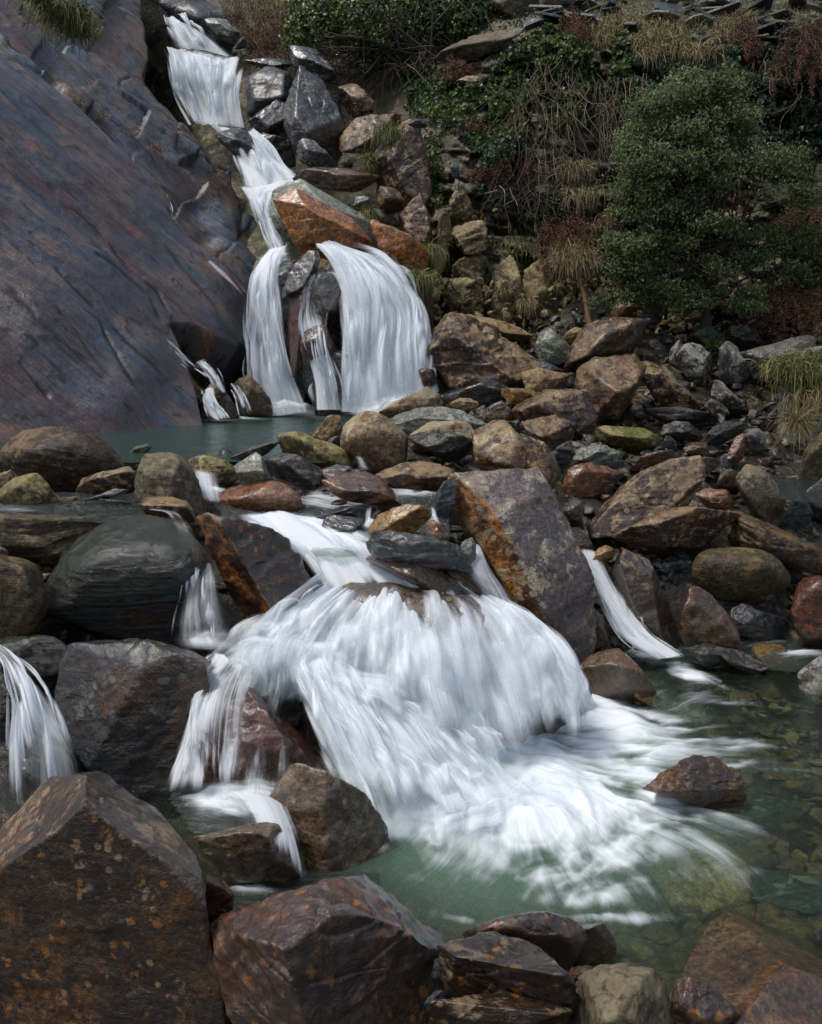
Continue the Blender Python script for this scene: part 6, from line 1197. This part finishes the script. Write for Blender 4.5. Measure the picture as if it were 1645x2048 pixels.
def tuft(label, px, py, D, n, L, mat, seed, spread=.12, droop=1.0, up=.4, w=.006):
    rg = np.random.default_rng(seed); c = P(px, py, D); r = c + rg.normal(size=(n, 3)) * np.array([spread, spread * .5, spread * .35])
    d = norm(rg.normal(size=(n, 3)) * .5 + [0, -.5, up]); o = blades('grass_tuft', r, d, L, w, rg, mat, droop); tag(o, label, 'grass')
tuft('big blond drooping grass tuft in the middle of the wall foot', 1148, 522, 12.7, 1300, .42, 'straw', 250, .13, 1.3, .5)
tuft('small blond tuft hanging on the dark lower wall, left one', 1010, 582, 13, 200, .22, 'straw', 251, .05)
tuft('small blond tuft hanging on the dark lower wall, right one', 1052, 605, 12.9, 260, .28, 'straw', 252, .06, 1.6, .1)
tuft('long straw tuft hanging on the right part of the bare wall', 1153, 335, 13.9, 320, .38, 'straw', 253, .1, 1.5, .2)
tuft('thin straw tuft hanging left of the tree crown', 1165, 385, 13.8, 260, .42, 'straw', 254, .14, 1.7, .0)
tuft('straw tuft half hidden beside the left edge of the tree', 1205, 450, 13.4, 160, .3, 'straw', 255, .08)
tuft('dry grass fountain on the outcrop at the right edge', 1592, 848, 9.3, 380, .42, 'straw', 256, .06, 1.0, .5, .004)
tuft('olive grass sheet on top of the outcrop at the right edge', 1610, 735, 9.7, 1500, .35, 'ggrass', 257, .22, 1.6, .3)
tuft('second olive grass sheet running down the right edge outcrop', 1640, 790, 9.6, 900, .4, 'straw', 258, .14, 1.9, .1)
tuft('yellow green grass tuft beside the maroon pillar', 775, 268, 13.9, 700, .38, 'ggrass', 259, .11, 1.7, .2)
tuft('grass at the foot of the brown topped slab block', 745, 320, 13.9, 350, .28, 'ggrass', 260, .12)
tuft('straw grass under the maroon pillar above the rusty slab', 735, 425, 12.9, 300, .3, 'ggrass', 261, .05, 1.6, .0)
tuft('grass fringe hanging right of the rusty wedge slab', 860, 500, 12.6, 420, .45, 'ggrass', 262, .07, 1.9, .0)
tuft('grass clump on the moss right of the big fall', 840, 552, 11.6, 420, .3, 'ggrass', 263, .12, 1.7, .1)
tuft('long grass clump hanging high on the sloping slab', 130, 25, 10.6, 900, .35, 'ggrass', 264, .16, 1.6, .2)
tuft('grass clump just below the long one on the sloping slab', 160, 60, 10.9, 500, .3, 'ggrass', 265, .10, 1.6, .2)
tuft('grass tuft at the top left corner of the sloping slab', 85, 0, 10.3, 300, .25, 'ggrass', 266, .08)
for k, (a, b) in enumerate([(155, 205), (205, 232), (268, 262), (318, 292)]):
    r = ray(a, b); t = ((A_ - np.array([0, 0, CAMZ])) @ sn) / (r @ sn)
    tuft('short yellow grass on the slab ledge, ' + ['leftmost', 'second from the left', 'third from the left', 'rightmost'][k] + ' of four', a, b, float(r[1] * t) - .15, 90, .16, 'straw', 270 + k, .07, 1.3, .2, .004)
for k in range(26):   # fringe of pale grass along the top of the wall
    rgk = np.random.default_rng(280 + k); a = 1195 + k * 11.5 + rgk.normal() * 6; b = 62 + rgk.normal() * 13 + (10 if 1290 < a < 1480 else -8)
    D = float(wallD([a], [b])[0]) - .45; rgx = rgk; c = P(a, b, D); n = 220
    o = blades('grass_tuft', c + rgx.normal(size=(n, 3)) * [.13, .06, .05], norm(rgx.normal(size=(n, 3)) * .5 + [0, -.6, .2]), .38, .007, rgx, 'straw', 1.6)
    tag(o, 'pale straw tuft in the grass fringe along the top of the ivy wall', 'grass', 'straw tufts along the wall top')
# mixed low growth on the banks
rg = np.random.default_rng(300); q = sample_poly([(440, 0), (600, -20), (640, 120), (560, 125), (490, 100), (455, 50)], 2600, rg); p = wall_pt(q[:, 0], q[:, 1])
tag(blades('bank_grass', p, np.broadcast_to([0, -.5, .8], p.shape), .22, .008, rg, 'straw', 1.2), 'mixed dead grass and weeds on the bank beside the topmost fall', None, None, 'stuff')
q = sample_poly([(560, -80), (1100, -80), (1060, 60), (1000, 130), (850, 140), (600, 120)], 6000, rg); p = wall_pt(q[:, 0], q[:, 1])
tag(leaves('undergrowth', p + rg.uniform(0, .12, p.shape), np.broadcast_to(TOV, p.shape), .07, rg, 'ivy2'), 'dark low undergrowth on the bank behind the shrubs', None, None, 'stuff')
q = sample_poly([(1200, -120), (1800, -120), (1800, 90), (1500, 70), (1200, 60)], 5200, rg); p = wall_pt(q[:, 0], q[:, 1])
tag(blades('scree_grass', p, np.broadcast_to([0, -.4, .8], p.shape), .2, .008, rg, 'ggrass', 1.3), 'patchy grass between the slates above the wall', None, None, 'stuff')
q = sample_poly([(880, 420), (1230, 420), (1250, 640), (890, 640)], 5200, rg); m = fbm(np.stack([q[:, 0] / 50, q[:, 1] / 50, q[:, 0] * 0], 1), 3, 301) > .0; q = q[m]; p = wall_pt(q[:, 0], q[:, 1])
tag(blades('wall_grass', p, np.broadcast_to([0, -.8, .1], p.shape), .17, .006, rg, 'ggrass', 2.0), 'short hanging grass and moss on the ledges of the lower wall', None, None, 'stuff')
# broken stalk
o = tubes('dead_stalk', [catmull([P(1160, 560, 12.6), P(1172, 600, 12.5), P(1178, 640, 12.45), P(1188, 668, 12.4)], 14)], [(.035, .05)], np.random.default_rng(1), 'stalk', sides=7)
tag(o, 'broken brown stalk standing below the blond grass tuft', 'stalk')
# hart's tongue fern under the tree
rg = np.random.default_rng(310); c = P(1425, 690, 11.9)
o = blades('green_fern', np.repeat(c[None], 26, 0) + rg.normal(size=(26, 3)) * .02, norm(rg.normal(size=(26, 3)) * .7 + [0, -.4, .5]), .28, .018, rg, 'shrub', 1.2); tag(o, 'small bright green fern under the tree above the blocks', 'fern')
